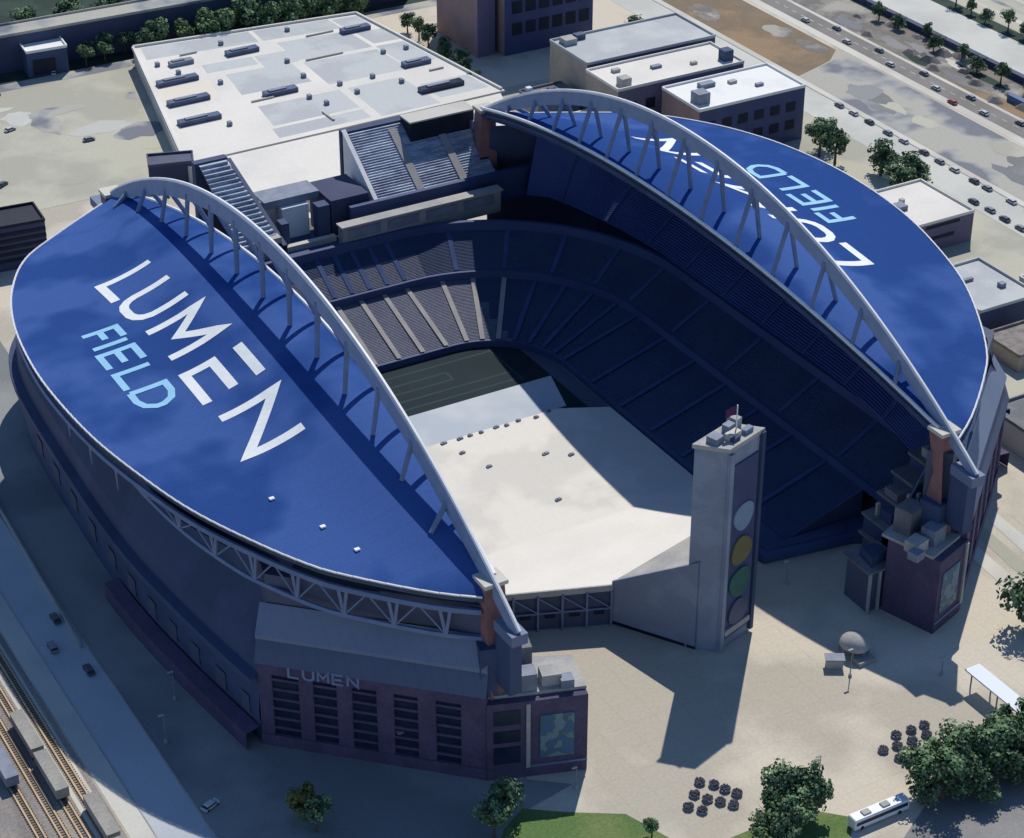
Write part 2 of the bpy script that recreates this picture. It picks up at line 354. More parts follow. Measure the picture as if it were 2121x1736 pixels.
for sg in (-1, 1):
    # roof membrane
    ys = [-116+230*i/92 for i in range(93)]; us = [0,.03,.06,.09,.12,.15,.18,.22,.27,.33,.4,.5,.6,.7,.8,.9,.96,1]
    def pt(y,u,dz=0):
        i_ = XI(y); e = max(xo(y), i_+2); x = i_+(e-i_)*u; return (sg*x, y, roofz(x,y)+dz)
    mb = MB()
    mb.grid([[pt(y,u) for u in us] for y in ys])
    roof = mb.build('roof', 'roofblue', stad, True)
    mb = MB(); mb.grid([[pt(y,u,-1.4) for u in us[::3]+[1]] for y in ys])
    for u in (0,1):
        mb.grid([[pt(y,u,-.004),pt(y,u,-1.4)] for y in ys])
    mb.grid([[pt(ys[0],u,-.004),pt(ys[0],u,-1.4)] for u in us]); mb.grid([[pt(ys[-1],u,-.004),pt(ys[-1],u,-1.4)] for u in us])
    mb.build('soffit', 'soffit', roof)
    # edge trims
    mb = MB()
    for a,b in zip(ys,ys[1:]):
        p,q = Vector(pt(a,1,.12)),Vector(pt(b,1,.12)); mb.tube([p+Vector((sg*.3,0,0)),q+Vector((sg*.2,0,0))], .26, 5)
    mb.build('edge_trim', 'white', roof)
    mb = MB(); mb.tube([Vector(pt(y,0,.15))+Vector((-sg*.2,0,0)) for y in ys[1:]], .5, 6)
    mb.build('edge_trim', 'white', roof)
    # catwalk truss hanging under the inner edge
    mb = MB()
    for (dx,dz,r) in ((0,-2.2,.8),(1.2,-3.6,.5)):
        mb.tube([Vector(pt(y,0,dz))+Vector((sg*dx,0,0)) for y in ys[1:]], r, 6)
    mb.build('edge_truss', 'panel', roof)
    # lettering
    for wrd, base, hh, wd, mt in ((WORD1,92.3,14.2,2.5,'letterwhite'),(WORD2,106.2,9,1.75,'letterblue')):
        for ch,y0,lw in wrd:
            polys = [[(q[0]*lw, q[1]*hh) for q in pl] for pl in SH[ch]]
            def fn(s_,t_,h_, y0=y0, base=base):
                x = base-t_; y = (y0-s_) if sg<0 else -(y0-s_)-1.5
                return (sg*x, y, roofz(x,y)+h_)
            letter_mesh(polys, fn, wd, .06, .1).build('letter', mt, roof)
    for (px_,py_) in ((-94,-68),(-88,-82),(-84.5,-92)):
        if sg<0: MB().box(px_-.6,px_+.6,py_-.5,py_+.5,roofz(-px_,py_)+.02,roofz(-px_,py_)+.4).build('roof_hatch','white',roof)
    # arch
    ya = [-127+244*i/60 for i in range(61)]
    mb = MB(); wtop,wbot,dep = .5,.8,4.1
    pr = []
    for y in ya:
        z = archz(y); dz = (archz(y+.5)-archz(y-.5)); n = Vector((0,-dz,1)).normalized()
        c = Vector((sg*AX,y,z)); X = Vector((sg,0,0))
        k = .55+.45*min(1,(z-44)/18)
        pr.append([c-X*wtop, c+X*wtop, c+X*wbot-n*dep*k, c-X*wbot-n*dep*k])
    for i in range(len(pr)-1):
        for j in range(4):
            mb.quad(pr[i][j],pr[i][(j+1)%4],pr[i+1][(j+1)%4],pr[i+1][j])
    mb.quad(*pr[0]); mb.quad(*pr[-1])
    arch = mb.build('arch', 'archshade', stad)
    mb = MB(); mb.tube([Vector((sg*(AX-.2),y,archz(y)+.1)) for y in ya], .52, 6); mb.build('lit_top_edge', 'white', arch)  # white tube added to paint the sunlit top of the arch
    for k in range(13):
        yb = -97+16.1*k
        for xb in (XI(yb)+.3, XI(yb)+8.2):
            top = Vector((sg*(AX+(.3 if xb>AX else -.3)), yb+1.5, archz(yb+1.5)-2.6)); bot = Vector((sg*xb, yb, roofz(xb,yb)+.1))
            if top.z-bot.z > 1.5: MB().tube([bot,top], .62, 6, .75).build('hanger', 'steel', arch)
        if 0 < k < 12 and k % 3 == 1:                   # forked upper strut
            a = Vector((sg*AX, yb+.8, (archz(yb)*.55+roofz(XI(yb),yb)*.45))); b = Vector((sg*AX, yb+5, archz(yb+5)-2.8))
            MB().tube([a,b], .45, 6).build('hanger', 'steel', arch)
    # pylons at both ends
    for ye in (-113.5, 113.5):
        s2 = 1 if ye>0 else -1
        mb = MB(); mb.prism([(sg*59.5,ye-s2*2),(sg*66.5,ye-s2*2),(sg*66.5,ye+s2*6.5),(sg*60.5,ye+s2*6.5)], 20, 49.2, [(sg*60.5,ye-s2*2),(sg*65.8,ye-s2*2),(sg*65.8,ye+s2*3),(sg*61,ye+s2*3)])
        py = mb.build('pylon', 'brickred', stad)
        MB().box(min(sg*60.2,sg*66.1),max(sg*60.2,sg*66.1),min(ye-s2*2.3,ye+s2*3.3),max(ye-s2*2.3,ye+s2*3.3),49.2,50.2).build('cap', 'cream', py)
        MB().obox((sg*63.5,ye+s2*10),(0,1),8,4,40.5,43.2).build('arch_foot', 'metalband', py)
        MB().obox((sg*63.5,ye+s2*9),(0,1),6.4,3,26,40.5).build('plinth', 'panel', py)

# facade, east and west mirrored
FAC = [(66,118),(88,108),(102,93),(109,70),(112,26),(113,-18),(110.5,-52),(106.4,-83.4)]
for sg in (-1, 1):
    F = [Vector((sg*x,y)) for x,y in (FAC if sg<0 else FAC[:-3]+[(114,-18),(115.5,-50),(118,-77.5)])]
    # smooth outline
    FO = []
    for i in range(len(F)-1):
        p0,p1,p2,p3 = F[max(i-1,0)],F[i],F[i+1],F[min(i+2,len(F)-1)]
        for k in range(6):
            t=k/6; FO.append(.5*((2*p1)+(p2-p0)*t+(2*p0-5*p1+4*p2-p3)*t*t+(3*p1-p0-3*p2+p3)*t**3))
    FO.append(F[-1]); FO2 = FO
    def ring(off, z, pts):
        out=[]
        for i,p in enumerate(pts):
            d=(pts[min(i+1,len(pts)-1)]-pts[max(i-1,0)]).normalized(); n=Vector((d.y,-d.x))*(1 if sg>0 else -1)
            if n.x*sg<0 : n=-n
            out.append((p.x+n.x*off,p.y+n.y*off,z))
        return out
    fac = MB().grid([ring(0,0,FO),ring(.6,9,FO),ring(0,18,FO)]).build('facade_wall', 'panel', stad)
    MB().grid([ring(2.4,17.6,FO),ring(2.4,19.4,FO),ring(-.1,19.9,FO)]).build('ledge', 'panel', fac)
    MB().grid([ring(0,18,FO),ring(-.4,26,FO),ring(-7,36.5,FO),ring(-11,46,FO)]).build('upper_wall', 'panel', fac)
    rg = ring(.75,0,FO)
    for i in range(20, len(FO)-1):                     # long dark openings along the concourse
        if i%2==0: continue
        a,b = Vector(rg[i-1]),Vector(rg[i]); q=(b-a)*.12; a=a+q; b=b-q
        MB().quad((a.x,a.y,6.5),(b.x,b.y,6.5),(b.x,b.y,11.5),(a.x,a.y,11.5)).build('opening', 'paneldark', fac)
    # low podium at the foot of the wall
    lo = [p for p in FO if p.y<-8]
    MB().grid([ring(4.5,0,lo),ring(4.5,4.6,lo),ring(.8,5.2,lo)]).build('podium', 'brick', fac)
    # chamfered brick front with window columns
    A = Vector((sg*106.6,-83.5)) if sg<0 else Vector((118,-78)); B = Vector((sg*68,-120.6)) if sg<0 else Vector((66.8,-122.4)); d=(B-A).normalized(); n=Vector((d.y,-d.x)); n = n if n.y<0 else -n
    Lc=(B-A).length
    def on(s_,o_): q=A+d*s_+n*o_; return (q.x,q.y)
    mb=MB().prism([on(0,-.9),on(Lc,-.9),on(Lc,-10),on(0,-10)],0,22.5)
    bf=mb.build('brick_front','wallnavy',stad)
    cols=[(a*Lc/53.5,b*Lc/53.5) for a,b in [(3.2,9.6),(13.0,18.6),(22.2,28.0),(32.0,37.6),(41.8,47.6)]]
    mb=MB(); prev=0
    for a,b in cols+[(Lc,Lc)]:
        mb.prism([on(prev,-.9),on(a,-.9),on(a,.1),on(prev,.1)],3.2,20.6); prev=b
    mb.prism([on(0,-.9),on(Lc,-.9),on(Lc,.2),on(0,.2)],20.6,23.4); mb.prism([on(0,-.9),on(Lc,-.9),on(Lc,.35),on(0,.35)],0,3.2)
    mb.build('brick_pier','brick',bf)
    for a,b in cols:
        wf=MB().prism([on(a,-.88),on(b,-.88),on(b,-.55),on(a,-.55)],3.2,20.6).build('window','glass',bf)
        mb=MB()
        for k in range(6): mb.prism([on(a,-.54),on(b,-.54),on(b,-.05),on(a,-.05)],5.0+k*2.75,5.65+k*2.75)
        mb.build('spandrel','brick',wf)
    # sloping metal band above the brick front
    i0=-.5
    MB().grid([[(*on(i0,.5),23.4),(*on(Lc,.5),23.4)],[(*on(i0,-1.6),29.2),(*on(Lc,-1.6),29.2)]]).build('lower_band','metalmid',bf)
    MB().grid([[(*on(i0,-1.0),29.2),(*on(Lc,-1.0),29.2)],[(*on(i0,-1.0),30.2),(*on(Lc,-1.0),30.2)],[(*on(i0,-5.2),36.4),(*on(Lc,-5.2),36.4)]]).build('metal_band','metalband',bf)
    MB().prism([on(1,-5.6),on(Lc-1,-5.6),on(Lc-1,-12),on(-3,-12)],23,44).build('back_wall','paneldark',bf)
    if sg<0:
        for k,ch in enumerate('LUMeN'):
            def fn(s_,t_,h_,k=k): q=on(7.5+k*3.5+s_,.25+h_); return (q[0],q[1],20.9+t_)
            letter_mesh([[(q[0]*2.4,q[1]*2.6) for q in pl] for pl in SH[ch]],fn,.6,.06,.15).build('letter','steel',bf)
    # perimeter truss hung under the outer edge of the roof
    yt=[40-155.5*i/50 for i in range(51)]
    def dep(y): return 7.2*max(0,min(1,(-40-y)/36))**.75
    def tp(y,inn,dz):
        x=xo(y)-inn; return Vector((sg*x,y,zo(y)+dz))
    def hi_(y): return tp(y,.5,-4.2)
    def lo_(y): return tp(y,.7,-4.2-dep(y))
    mb=MB(); mb.tube([hi_(y) for y in yt],.72,6); mb.tube([lo_(y) for y in yt if y<-40],.62,6)
    tr=mb.build('edge_truss','steel',stad)
    nods=[]; acc=0; prev=hi_(-46.); y=-46.; nods.append(y)
    while y>-115:
        y-=.25; p=hi_(y); acc+=(p-prev).length; prev=p
        if acc>11.2: nods.append(y); acc=0
    for k,yy in enumerate(nods):
        for o in (-.7,.7): MB().tube([lo_(yy),hi_(yy+o)],.42,6).build('strut','steel',tr)
        if k<len(nods)-1:
            ym=(yy+nods[k+1])/2; mb=MB(); mb.tube([lo_(yy),hi_(ym)],.2,5); mb.tube([lo_(nods[k+1]),hi_(ym)],.2,5); mb.build('strut','steel',tr)
    for yy,l in ((-34,6.5),(-22,5.5),(-10,4.2)):
        MB().tube([hi_(yy),hi_(yy)+Vector((0,0,-l))],.42,6,.12).build('strut','steel',tr)
    # corner block with banner
    blk=[(sg*68.2,-121),(sg*59.5,-124.2),(sg*46.5,-128.6),(sg*43.5,-117),(sg*62,-108)]
    if sg>0: blk=[(67.2,-122.9),(66.2,-123.5),(54.5,-127.6),(50,-113),(62,-108)]
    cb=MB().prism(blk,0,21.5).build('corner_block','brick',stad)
    a,b=Vector(blk[1]),Vector(blk[2]); dd=(b-a).normalized(); nn=Vector((dd.y,-dd.x)); nn=nn if nn.y<0 else -nn
    def onb(s_,o_): q=a+dd*s_+nn*o_; return (q.x,q.y)
    MB().prism([onb(2.8,.0),onb(10.6,.0),onb(10.6,.25),onb(2.8,.25)],5.2,17.2).build('banner','banner',cb)
    MB().prism([onb(-.4,-.5),onb(.5,-.5),onb(.5,.5),onb(-.4,.5)],3,21).build('corner_pilaster','concrete',cb)
    MB().prism([onb(-.5,0),onb((b-a).length,0),onb((b-a).length,.4),onb(-.5,.4)],3.0,3.5).build('string_course','metalband',cb)
    a2,b2=Vector(blk[0]),Vector(blk[1]); d2=(b2-a2).normalized(); n2=Vector((d2.y,-d2.x)); n2=n2 if n2.y<0 else -n2
    for z0,z1 in ((15.5,19.5),(10.5,13.8),(4.5,9.2)) if sg<0 else ():
        q=[a2+d2*1.5,a2+d2*7.6]; MB().prism([tuple(q[0]),tuple(q[1]),tuple(q[1]+n2*.15),tuple(q[0]+n2*.15)],z0,z1).build('window','glass',cb)
    top=MB(); top.prism([(x*.985,y*.985) for x,y in blk],21.5,22.3); top.build('roof_cap','concrete',cb)
    for (x,y,lx,ly,h,m) in ((58,-120,5,4,4.5,'unitgrey'),(52,-121,4.5,4,3,'concrete'),(49.5,-124,3,3,2.2,'unitgrey'),(62,-116,7,6,9,'panel'),(56,-113,6,5,7,'darkconc'),(66,-117,4,5,13,'panel')):
        MB().obox((sg*x,y),(1,.3*sg),lx,ly,22.3,22.3+h).build('rooftop_unit',m,cb)
    # tall open stair at the inner corner, with a sloped lit canopy
    st=MB().box(min(sg*46,sg*55),max(sg*46,sg*55),-112,-103,0,12).build('stair_tower','paneldark',stad)
    MB().prism([(min(sg*45,sg*56),-113),(max(sg*45,sg*56),-113),(max(sg*45,sg*56),-102),(min(sg*45,sg*56),-102)],12,12.6).build('canopy','darkconc',st)
    MB().prism([(sg*47,-111),(sg*53,-110),(sg*52,-106),(sg*48,-105)],12.6,15.5).build('plant_room','panel',st)
    for k in range(4): MB().box(min(sg*(45.6+3*k),sg*(46.2+3*k)),max(sg*(45.6+3*k),sg*(46.2+3*k)),-112.9,-112.2,0,12).build('post','concrete',st)

# seating bowl -----------------------------------------------------
def bowl_path(dd, y0, y1east=None):
    a=44+dd; b=57+dd; r=24+dd
    pts=[]; n=16
    ys_=[y0+(b-r-y0)*k/14 for k in range(15)]
    pts+=[(a,y) for y in ys_]
    pts+=[(a-r+r*math.cos(t*math.pi/2/n), b-r+r*math.sin(t*math.pi/2/n)) for t in range(1,n+1)]
    xs_=[(a-r)*(1-2*k/20) for k in range(1,20)]
    pts+=[(x,b) for x in xs_]
    pts+=[(-(a-r+r*math.cos(t*math.pi/2/n)), b-r+r*math.sin(t*math.pi/2/n)) for t in range(n,0,-1)]
    pts+=[(-a,y) for y in reversed(ys_)]
    return pts
def tier(name, d0,d1,z0,z1,rows,y0,m,m2=None,sel=None,frac=1):
    mb=MB(); prev=None
    for k in range(rows):
        da=d0+(d1-d0)*k/rows; db=d0+(d1-d0)*(k+1)/rows; za=z0+(z1-z0)*k/rows; zb=z0+(z1-z0)*(k+1)/rows
        A_=bowl_path(da,y0); B_=bowl_path(db,y0)
        r0=[(x,y,za) for x,y in A_]; r1=[(x,y,zb) for x,y in A_]; r2=[(x,y,zb) for x,y in B_]
        for i in range(len(A_)-1):
            mb.cur = 1 if (m2 and k < frac*rows and sel(.5*(A_[i][0]+A_[i+1][0]), .5*(A_[i][1]+A_[i+1][1]))) else 0
            mb.quad(r0[i],r0[i+1],r1[i+1],r1[i]); mb.quad(r1[i],r1[i+1],r2[i+1],r2[i])
    return mb.build(name,[m,m2] if m2 else m,stad)
def band(name,dd,z0,z1,y0,m,th=.6,parent=None):
    A_=bowl_path(dd,y0); B_=bowl_path(dd+th,y0)
    mb=MB().grid([[(x,y,z0) for x,y in A_],[(x,y,z1) for x,y in A_],[(x,y,z1) for x,y in B_]])
    return mb.build(name,m,parent or stad)
def aisles(parent,d0,d1,z0,z1,y0,idx,m,wd=.75,lift=.42):
    A_=bowl_path(d0,y0); B_=bowl_path(d1,y0)
    for i in idx:
        if callable(m): mm=m(*A_[i])
        else: mm=m
        p=Vector((*A_[i],z0+lift)); q=Vector((*B_[i],z1+lift)); t=(Vector((*A_[i+1],0))-Vector((*A_[i-1],0))).normalized()*wd
        MB().quad(p-t,p+t,q+t,q-t).build('aisle',mm,parent)
band('field_wall',0,0,2.2,-66,'fascia')
south=lambda x,y: y>50 and x<37  # sunlit area: seats and aisles here are painted paler
lt=tier('lower_tier',.6,26,2,10,44,-78,'seatnavy','seatsunlit',south)
N=len(bowl_path(0,0))
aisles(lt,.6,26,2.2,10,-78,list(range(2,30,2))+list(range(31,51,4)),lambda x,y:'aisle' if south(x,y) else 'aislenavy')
bd=band('tier_fascia',26,10,12.6,-88,'fascia',1.2)
ct=tier('club_tier',27.2,40,12.6,20,28,-92,'seatnavy','seatsunlit',lambda x,y: y>60 and -20<x<24,.55)  # front rows painted in the paler sunlit seat tone
aisles(ct,27.2,40,12.6,20,-92,list(range(3,30,3))+list(range(31,51,3)),'aislenavy')
band('tier_fascia',40,20,23,-100,'fascia',1.4)
for sg in (-1,1):
    for nm,par,y,prof in (('end_wall',lt,-78,[(44.6,0),(44.6,2),(70,10.3),(70,0)]),('end_wall',ct,-92,[(71.2,0),(71.2,12.9),(84,20.4),(84,0)])):
        mb=MB(); mb.quad(*[(sg*x,y-.05,z) for x,z in prof]); mb.quad(*[(sg*x,y-.55,z) for x,z in prof])
        for a,b in zip(prof,prof[1:]+prof[:1]): mb.quad((sg*a[0],y-.05,a[1]),(sg*b[0],y-.05,b[1]),(sg*b[0],y-.55,b[1]),(sg*a[0],y-.55,a[1]))
        mb.build(nm,'panel',par)
    # open framed concourse at the north end of the side stand
    fr=MB().box(min(sg*59,sg*82),max(sg*59,sg*82),-106,-93,0,9).build('end_concourse','paneldark',stad)
    for z,x0,x1,y0 in ((9.0,57.5,83,-106.6),(14.5,58,82,-106),(19.5,62.4,83,-103.2),(24.5,66.4,82,-101.6),(28.5,71.4,80,-100)):
        MB().box(min(sg*x0,sg*x1),max(sg*x0,sg*x1),y0,-92.7,z,z+.8).build('floor_slab','darkconc',fr)
    for z0,z1,x0,x1,y0 in ((9.0,14.5,58.5,81,-105.5),(15.3,19.5,63,82,-102.5),(20.3,24.5,67,81,-101),(25.3,28.5,72,79.5,-99.5)):
        MB().box(min(sg*x0,sg*x1),max(sg*x0,sg*x1),y0,-93.2,z0,z1).build('storey_wall','panel',fr)
    for k,(x,y,h) in enumerate(((57.5,-106.5,21),(62,-105,26),(66.5,-103.5,24),(71,-101.5,31),(76,-101,29),(81.5,-102,27),(60,-96,19),(68,-96,25))):
        MB().box(min(sg*x,sg*(x+.9)),max(sg*x,sg*(x+.9)),y-.45,y+.45,0,h).build('column','concrete',fr)
    for (x0,x1,y0,y1,z0,z1,m) in ((60,65,-102,-98,15.4,18.6,'panel'),(68,75,-100,-96,20.4,24,'unitgrey'),(76,80,-99,-95,25.4,28,'panel'),(63,67,-100,-95,20.4,22.6,'darkconc'),(72,78,-104,-101.6,10.2,14,'brickred'),(73,76,-99,-96,29.4,32,'concrete'),(58.5,62,-104.5,-101,10.2,13.4,'wallpurple')):
        MB().box(min(sg*x0,sg*x1),max(sg*x0,sg*x1),y0,y1,z0,z1).build('plant_room',m,fr)
    mb=MB(); mb.tube([(sg*58,-106.5,20),(sg*71,-101.5,31)],.3,6); mb.tube([(sg*62,-105,25),(sg*71,-101.5,20)],.25,6); mb.tube([(sg*71,-101.5,30),(sg*81.8,-102,22)],.25,6); mb.build('brace','steel',fr)
for sg in (-1,1):
    MB().prism([(sg*x,y) for x,y in ((44.4,-44),(35,-77),(36,-82),(62,-86),(71,-92),(71,-78.7),(44.4,-78.7))],.02,2.6).build('end_terrace','fascia',stad)
    MB().prism([(sg*x,y) for x,y in ((44.2,-52),(37,-77),(38,-80.5),(61,-84),(64,-79.5),(44.2,-79))],2.6,3.0).build('end_terrace_floor','seatnavy',stad)
# upper decks, only along the two sides
for sg in (-1,1):
    mb=MB(); R_=40
    def xin(y): return min(85.4-max(0,(abs(y)-35)/60)**2*9, xo(y)-9)
    ysx=[-99+199*k/40 for k in range(41)]
    for k in range(R_):
        za=23+21*k/R_; zb=23+21*(k+1)/R_
        fa=k/R_; fb=(k+1)/R_
        def xx(y,f): 
            o=max(xin(y)+2, min(xo(y)-5,111)); return sg*(xin(y)+(o-xin(y))*f)
        r0=[(xx(y,fa),y,za) for y in ysx]; r1=[(xx(y,fa),y,zb) for y in ysx]; r2=[(xx(y,fb),y,zb) for y in ysx]
        mb.grid([r0,r1,r2])
    ud=mb.build('upper_tier','seatnavy2',stad)
    for k in range(2,40,4):
        y=ysx[k]; p=Vector((xx(y,0),y,23.6)); q=Vector((xx(y,.8),y,40.4)); t=Vector((0,.6,0))
        MB().quad(p-t,p+t,q+t,q-t).build('aisle','aislenavy',ud)
# south end: suites, lit bleachers, scoreboard
su=MB().box(4,60,98.2,101.4,20.5,28).build('suite_row','aisle',stad)
for k in range(4):
    MB().box(6+13.5*k,17+13.5*k,97.9,98.19,24.0,27.0).build('suite_opening','unitgrey',su)
MB().box(3.4,60.5,97.4,101.6,28,28.5).build('roof_cap','concrete',su)
MB().box(10,78,104.3,105.95,21,31).build('south_wall','fascia',stad)
mb=MB(); n=28
def sb(k): return (106+22*k/n, 29.5+15*k/n)
for k in range(n):
    (ya_,za_),(yb_,zb_)=sb(k),sb(k+1)
    mb.quad((21,ya_,za_),(63,ya_,za_),(63,ya_,zb_),(21,ya_,zb_)); mb.quad((21,ya_,zb_),(63,ya_,zb_),(63,yb_,zb_),(21,yb_,zb_))
bl=mb.build('south_bleachers','seatblue',stad)
MB().quad((19.4,105,29),(20.9,105,29),(20.9,129,45.8),(19.4,129,45.8)).quad((19.4,105,29),(19.4,129,45.8),(19.4,129,20),(19.4,105,20)).build('side_parapet','white',bl)
for xa in (34.5,50):
    MB().quad((xa,106,30.3),(xa+2.6,106,30.3),(xa+2.6,126,44),(xa,126,44)).build('aisle','aisle',bl)
MB().prism([(19.4,128.2),(64,128.2),(64,131),(19.4,131)],0,45.2).build('back_wall','panel',bl)
scb=MB().box(40,63,121,128.1,38.5,46.5).build('scoreboard','black',stad)
MB().box(39.7,63.3,120.8,128.15,46.5,47).build('scoreboard_cap','hallwall',scb)
# south-east concourse blocks
ce=MB().box(-24,18,101,116,14,20.6).build('south_concourse','fascia',stad)
for (x0,x1,y0,y1,z0,z1,m) in ((-24,-14,104,116,20.6,27,'concrete'),(-12,-9.5,108,112,20.6,29,'panel'),(-9,0,114,124,20.6,31,'canopy'),(0.5,4.5,108,112,20.6,32,'panel'),(5,18,108,124,18,33,'navywall'),(-12,5,105,107,20.6,22.4,'hallwall'),(-30,-24,98,106,14,23,'concrete'),(-14,4.8,116,125,31.01,33.5,'unitgrey'),(-19,-9.2,118,126,20.6,33,'hallwall'),(-18,18,150,158,0,7,'roofwhite')):
    MB().box(x0,x1,y0,y1,z0,z1).build('concourse_block',m,ce)
MB().quad((5,105.8,22),(17,105.8,22),(17,104,22.4),(5,104,22.4)).build('concourse_floor','cream',ce)
mb=MB()                                               # south-east corner seating, lit
for k in range(20):
    za=24+21*k/20; zb=24+21*(k+1)/20; ya_=104+24*k/20; yb_=104+24*(k+1)/20
    x0=-27-3*k/20; x1=-14-7*k/20
    mb.quad((x0,ya_,za),(x1,ya_,za),(x1,ya_,zb),(x0,ya_,zb)); mb.quad((x0,ya_,zb),(x1,ya_,zb),(x1,yb_,zb),(x0,yb_,zb))
mb.build('corner_seating','seatblue',stad)
MB().quad((-13.6,104,24),(-12.2,104,24),(-19.2,128,45.4),(-20.6,128,45.4)).quad((-12.2,104,24),(-19.2,128,45.4),(-19.2,128,15),(-12.2,104,15)).build('side_parapet','metalband',stad)
MB().box(-31,-20,128.3,131,0,45.6).build('back_wall','panel',stad)

# field -----------------------------------------------------------
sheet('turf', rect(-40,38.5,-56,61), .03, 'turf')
mb=MB()
for y in (57,52,47,42.5,38,33.5):
    mb.quad((-26,y-.35,.045),(30 if y not in (47,42.5) else 12,y-.35,.045),(30 if y not in (47,42.5) else 12,y+.35,.045),(-26,y+.35,.045))
mb.quad((29.6,32,.05),(30.4,32,.05),(30.4,57,.05),(29.6,57,.05)); mb.quad((11.6,42.5,.05),(12.4,42.5,.05),(12.4,47,.05),(11.6,47,.05))
struct('field_marking', mb, 'turfline')
struct('field_apron', MB().box(38.6,43.8,-60,60,-.02,.06), 'paneldark')
fc=MB().prism([(-44,12),(29.5,12),(43.5,5),(43.5,-60),(30,-60),(30,-46),(-44,-46)],.08,.5).build('floor_cover','cover')
tag(fc,'flat white temporary flooring laid over the near half of the stadium field','flooring')
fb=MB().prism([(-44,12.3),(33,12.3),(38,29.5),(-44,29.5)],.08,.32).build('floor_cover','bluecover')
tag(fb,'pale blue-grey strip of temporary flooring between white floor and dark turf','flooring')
for k,(x,y) in enumerate([(-8+4.2*i+random.uniform(-1,1),11.2+random.uniform(-.8,.4)) for i in range(9)]+[(-6,4),(-3,-6),(14,-8),(20,-12),(5,-30)]):
    o=MB().obox((x,y),(1,.2),random.uniform(1.2,2.2),.9,.5,.95); o.obox((x-.2,y),(1,.2),.5,.6,.95,1.15)
    o=o.build('equipment_crate','unitgrey'); tag(o,'small grey equipment crate along far edge of white flooring' if k<9 else 'small grey crate standing alone on open white flooring','crate','crates on the white flooring')
o=MB().box(33.5,37,57,59.6,.05,1.6).box(34,36.4,57.4,59,1.6,2.6).build('goal_cart','white'); tag(o,'white covered cart at the far right corner of the dark turf','cart')
# white bleachers at the north end: a low bank on the left, a high wedge on the right
ble=thing('bleachers','white raked bleachers rising from the white flooring to the north plaza','bleachers',(-12,-72,0))
TOPL=[(-41,-72.2,10.8),(-26,-78.2,11.2),(-12,-84,11.6),(18,-77,12.3),(27,-76,12.3)]; FR=[(-44,-44,.6),(-28,-44,.6),(-12,-44,.6),(18,-44,.6),(30,-44,.6)]
mb=MB(); n=34
def bp(j,f): a,b=Vector(FR[j]),Vector(TOPL[j]); return a+(b-a)*f
for j in range(4):
    for k in range(n):
        p0,p1=bp(j,k/n),bp(j+1,k/n); q0,q1=bp(j,(k+1)/n),bp(j+1,(k+1)/n)
        u0=Vector((p0.x,p0.y,q0.z)); u1=Vector((p1.x,p1.y,q1.z))
        mb.quad(p0,p1,u1,u0); mb.quad(u0,u1,q1,q0)
mb.build('seating_deck','bleach',ble)
def strip(a,b,zb,za0,zb0,th,name,m,off=0):               # leaning-free wall panel from a to b with its own end heights
    a=Vector(a);b=Vector(b);d=(b-a).normalized();n_=Vector((d.y,-d.x)); n_=n_ if n_.y<0 else -n_
    a0,b0=a+n_*off,b+n_*off; a1,b1=a0-n_*th,b0-n_*th; mb=MB()
    A,B,C,D=[(a0.x,a0.y,zb[0]),(b0.x,b0.y,zb[1]),(b0.x,b0.y,zb0),(a0.x,a0.y,za0)],[(a1.x,a1.y,zb[0]),(b1.x,b1.y,zb[1]),(b1.x,b1.y,zb0),(a1.x,a1.y,za0)],None,None
    mb.quad(*A).quad(*B)
    for k in range(4): mb.quad(A[k],A[(k+1)%4],B[(k+1)%4],B[k])
    return mb.build(name,m,ble)
strip((-12,-84.2),(0,-103.4),(1.2,1.0),13.0,25.9,.6,'back_panel','towerwall',.3)
strip((-12,-84.2),(0,-103.4),(0,0),1.1,.95,.5,'plinth','black',.1)
strip((0.2,-103.4),(5,-103),(0,0),25.9,25.9,1,'back_panel','towerwall',.2)
mb=MB(); e0,e1,f0,f1=Vector((-12,-84.1,11.8)),Vector((18,-77,12.5)),Vector((0,-103.2,24.7)),Vector((19,-98,24.7))
for k in range(16):
    a0,a1=e0.lerp(f0,k/16),e1.lerp(f1,k/16); c0,c1=e0.lerp(f0,(k+1)/16),e1.lerp(f1,(k+1)/16)
    u0=Vector((a0.x,a0.y,c0.z)); u1=Vector((a1.x,a1.y,c1.z)); mb.quad(a0,a1,u1,u0); mb.quad(u0,u1,c1,c0)
mb.build('upper_deck','concrete',ble)
strip((-41,-72.4),(-12,-84.2),(0,0),10.9,11.5,.6,'back_wall','paneldark',.2)
strip((-41,-72.4),(-12,-84.2),(9.9,10.5),11.6,12.2,.5,'back_rail','concrete',.8)
dv=(Vector((-12,-84.2))-Vector((-41,-72.4))); nv=Vector((dv.y,-dv.x)).normalized(); nv=nv if nv.y<0 else -nv
for k in range(6):
    p=Vector((-41,-72.4))+dv*(k/5*.98+.01)+nv*.9; MB().tube([(p.x,p.y,0),(p.x,p.y,10.6)],.32,6).build('post','steel',ble)
    if k<5:
        q=p+dv*.196; MB().tube([(p.x,p.y,10),(q.x,q.y,5.4)],.2,5).build('brace','steel',ble)
        c=p+dv*.1-nv*.45; MB().obox(c,dv,2.6,.5,3.6,4.9).build('vent','black',ble)
a_=Vector((-41,-72.4))+nv*.9; b_=Vector((-12,-84.2))+nv*.9
MB().tube([(a_.x,a_.y,5.2),(b_.x,b_.y,5.4)],.26,5).build('brace','steel',ble)
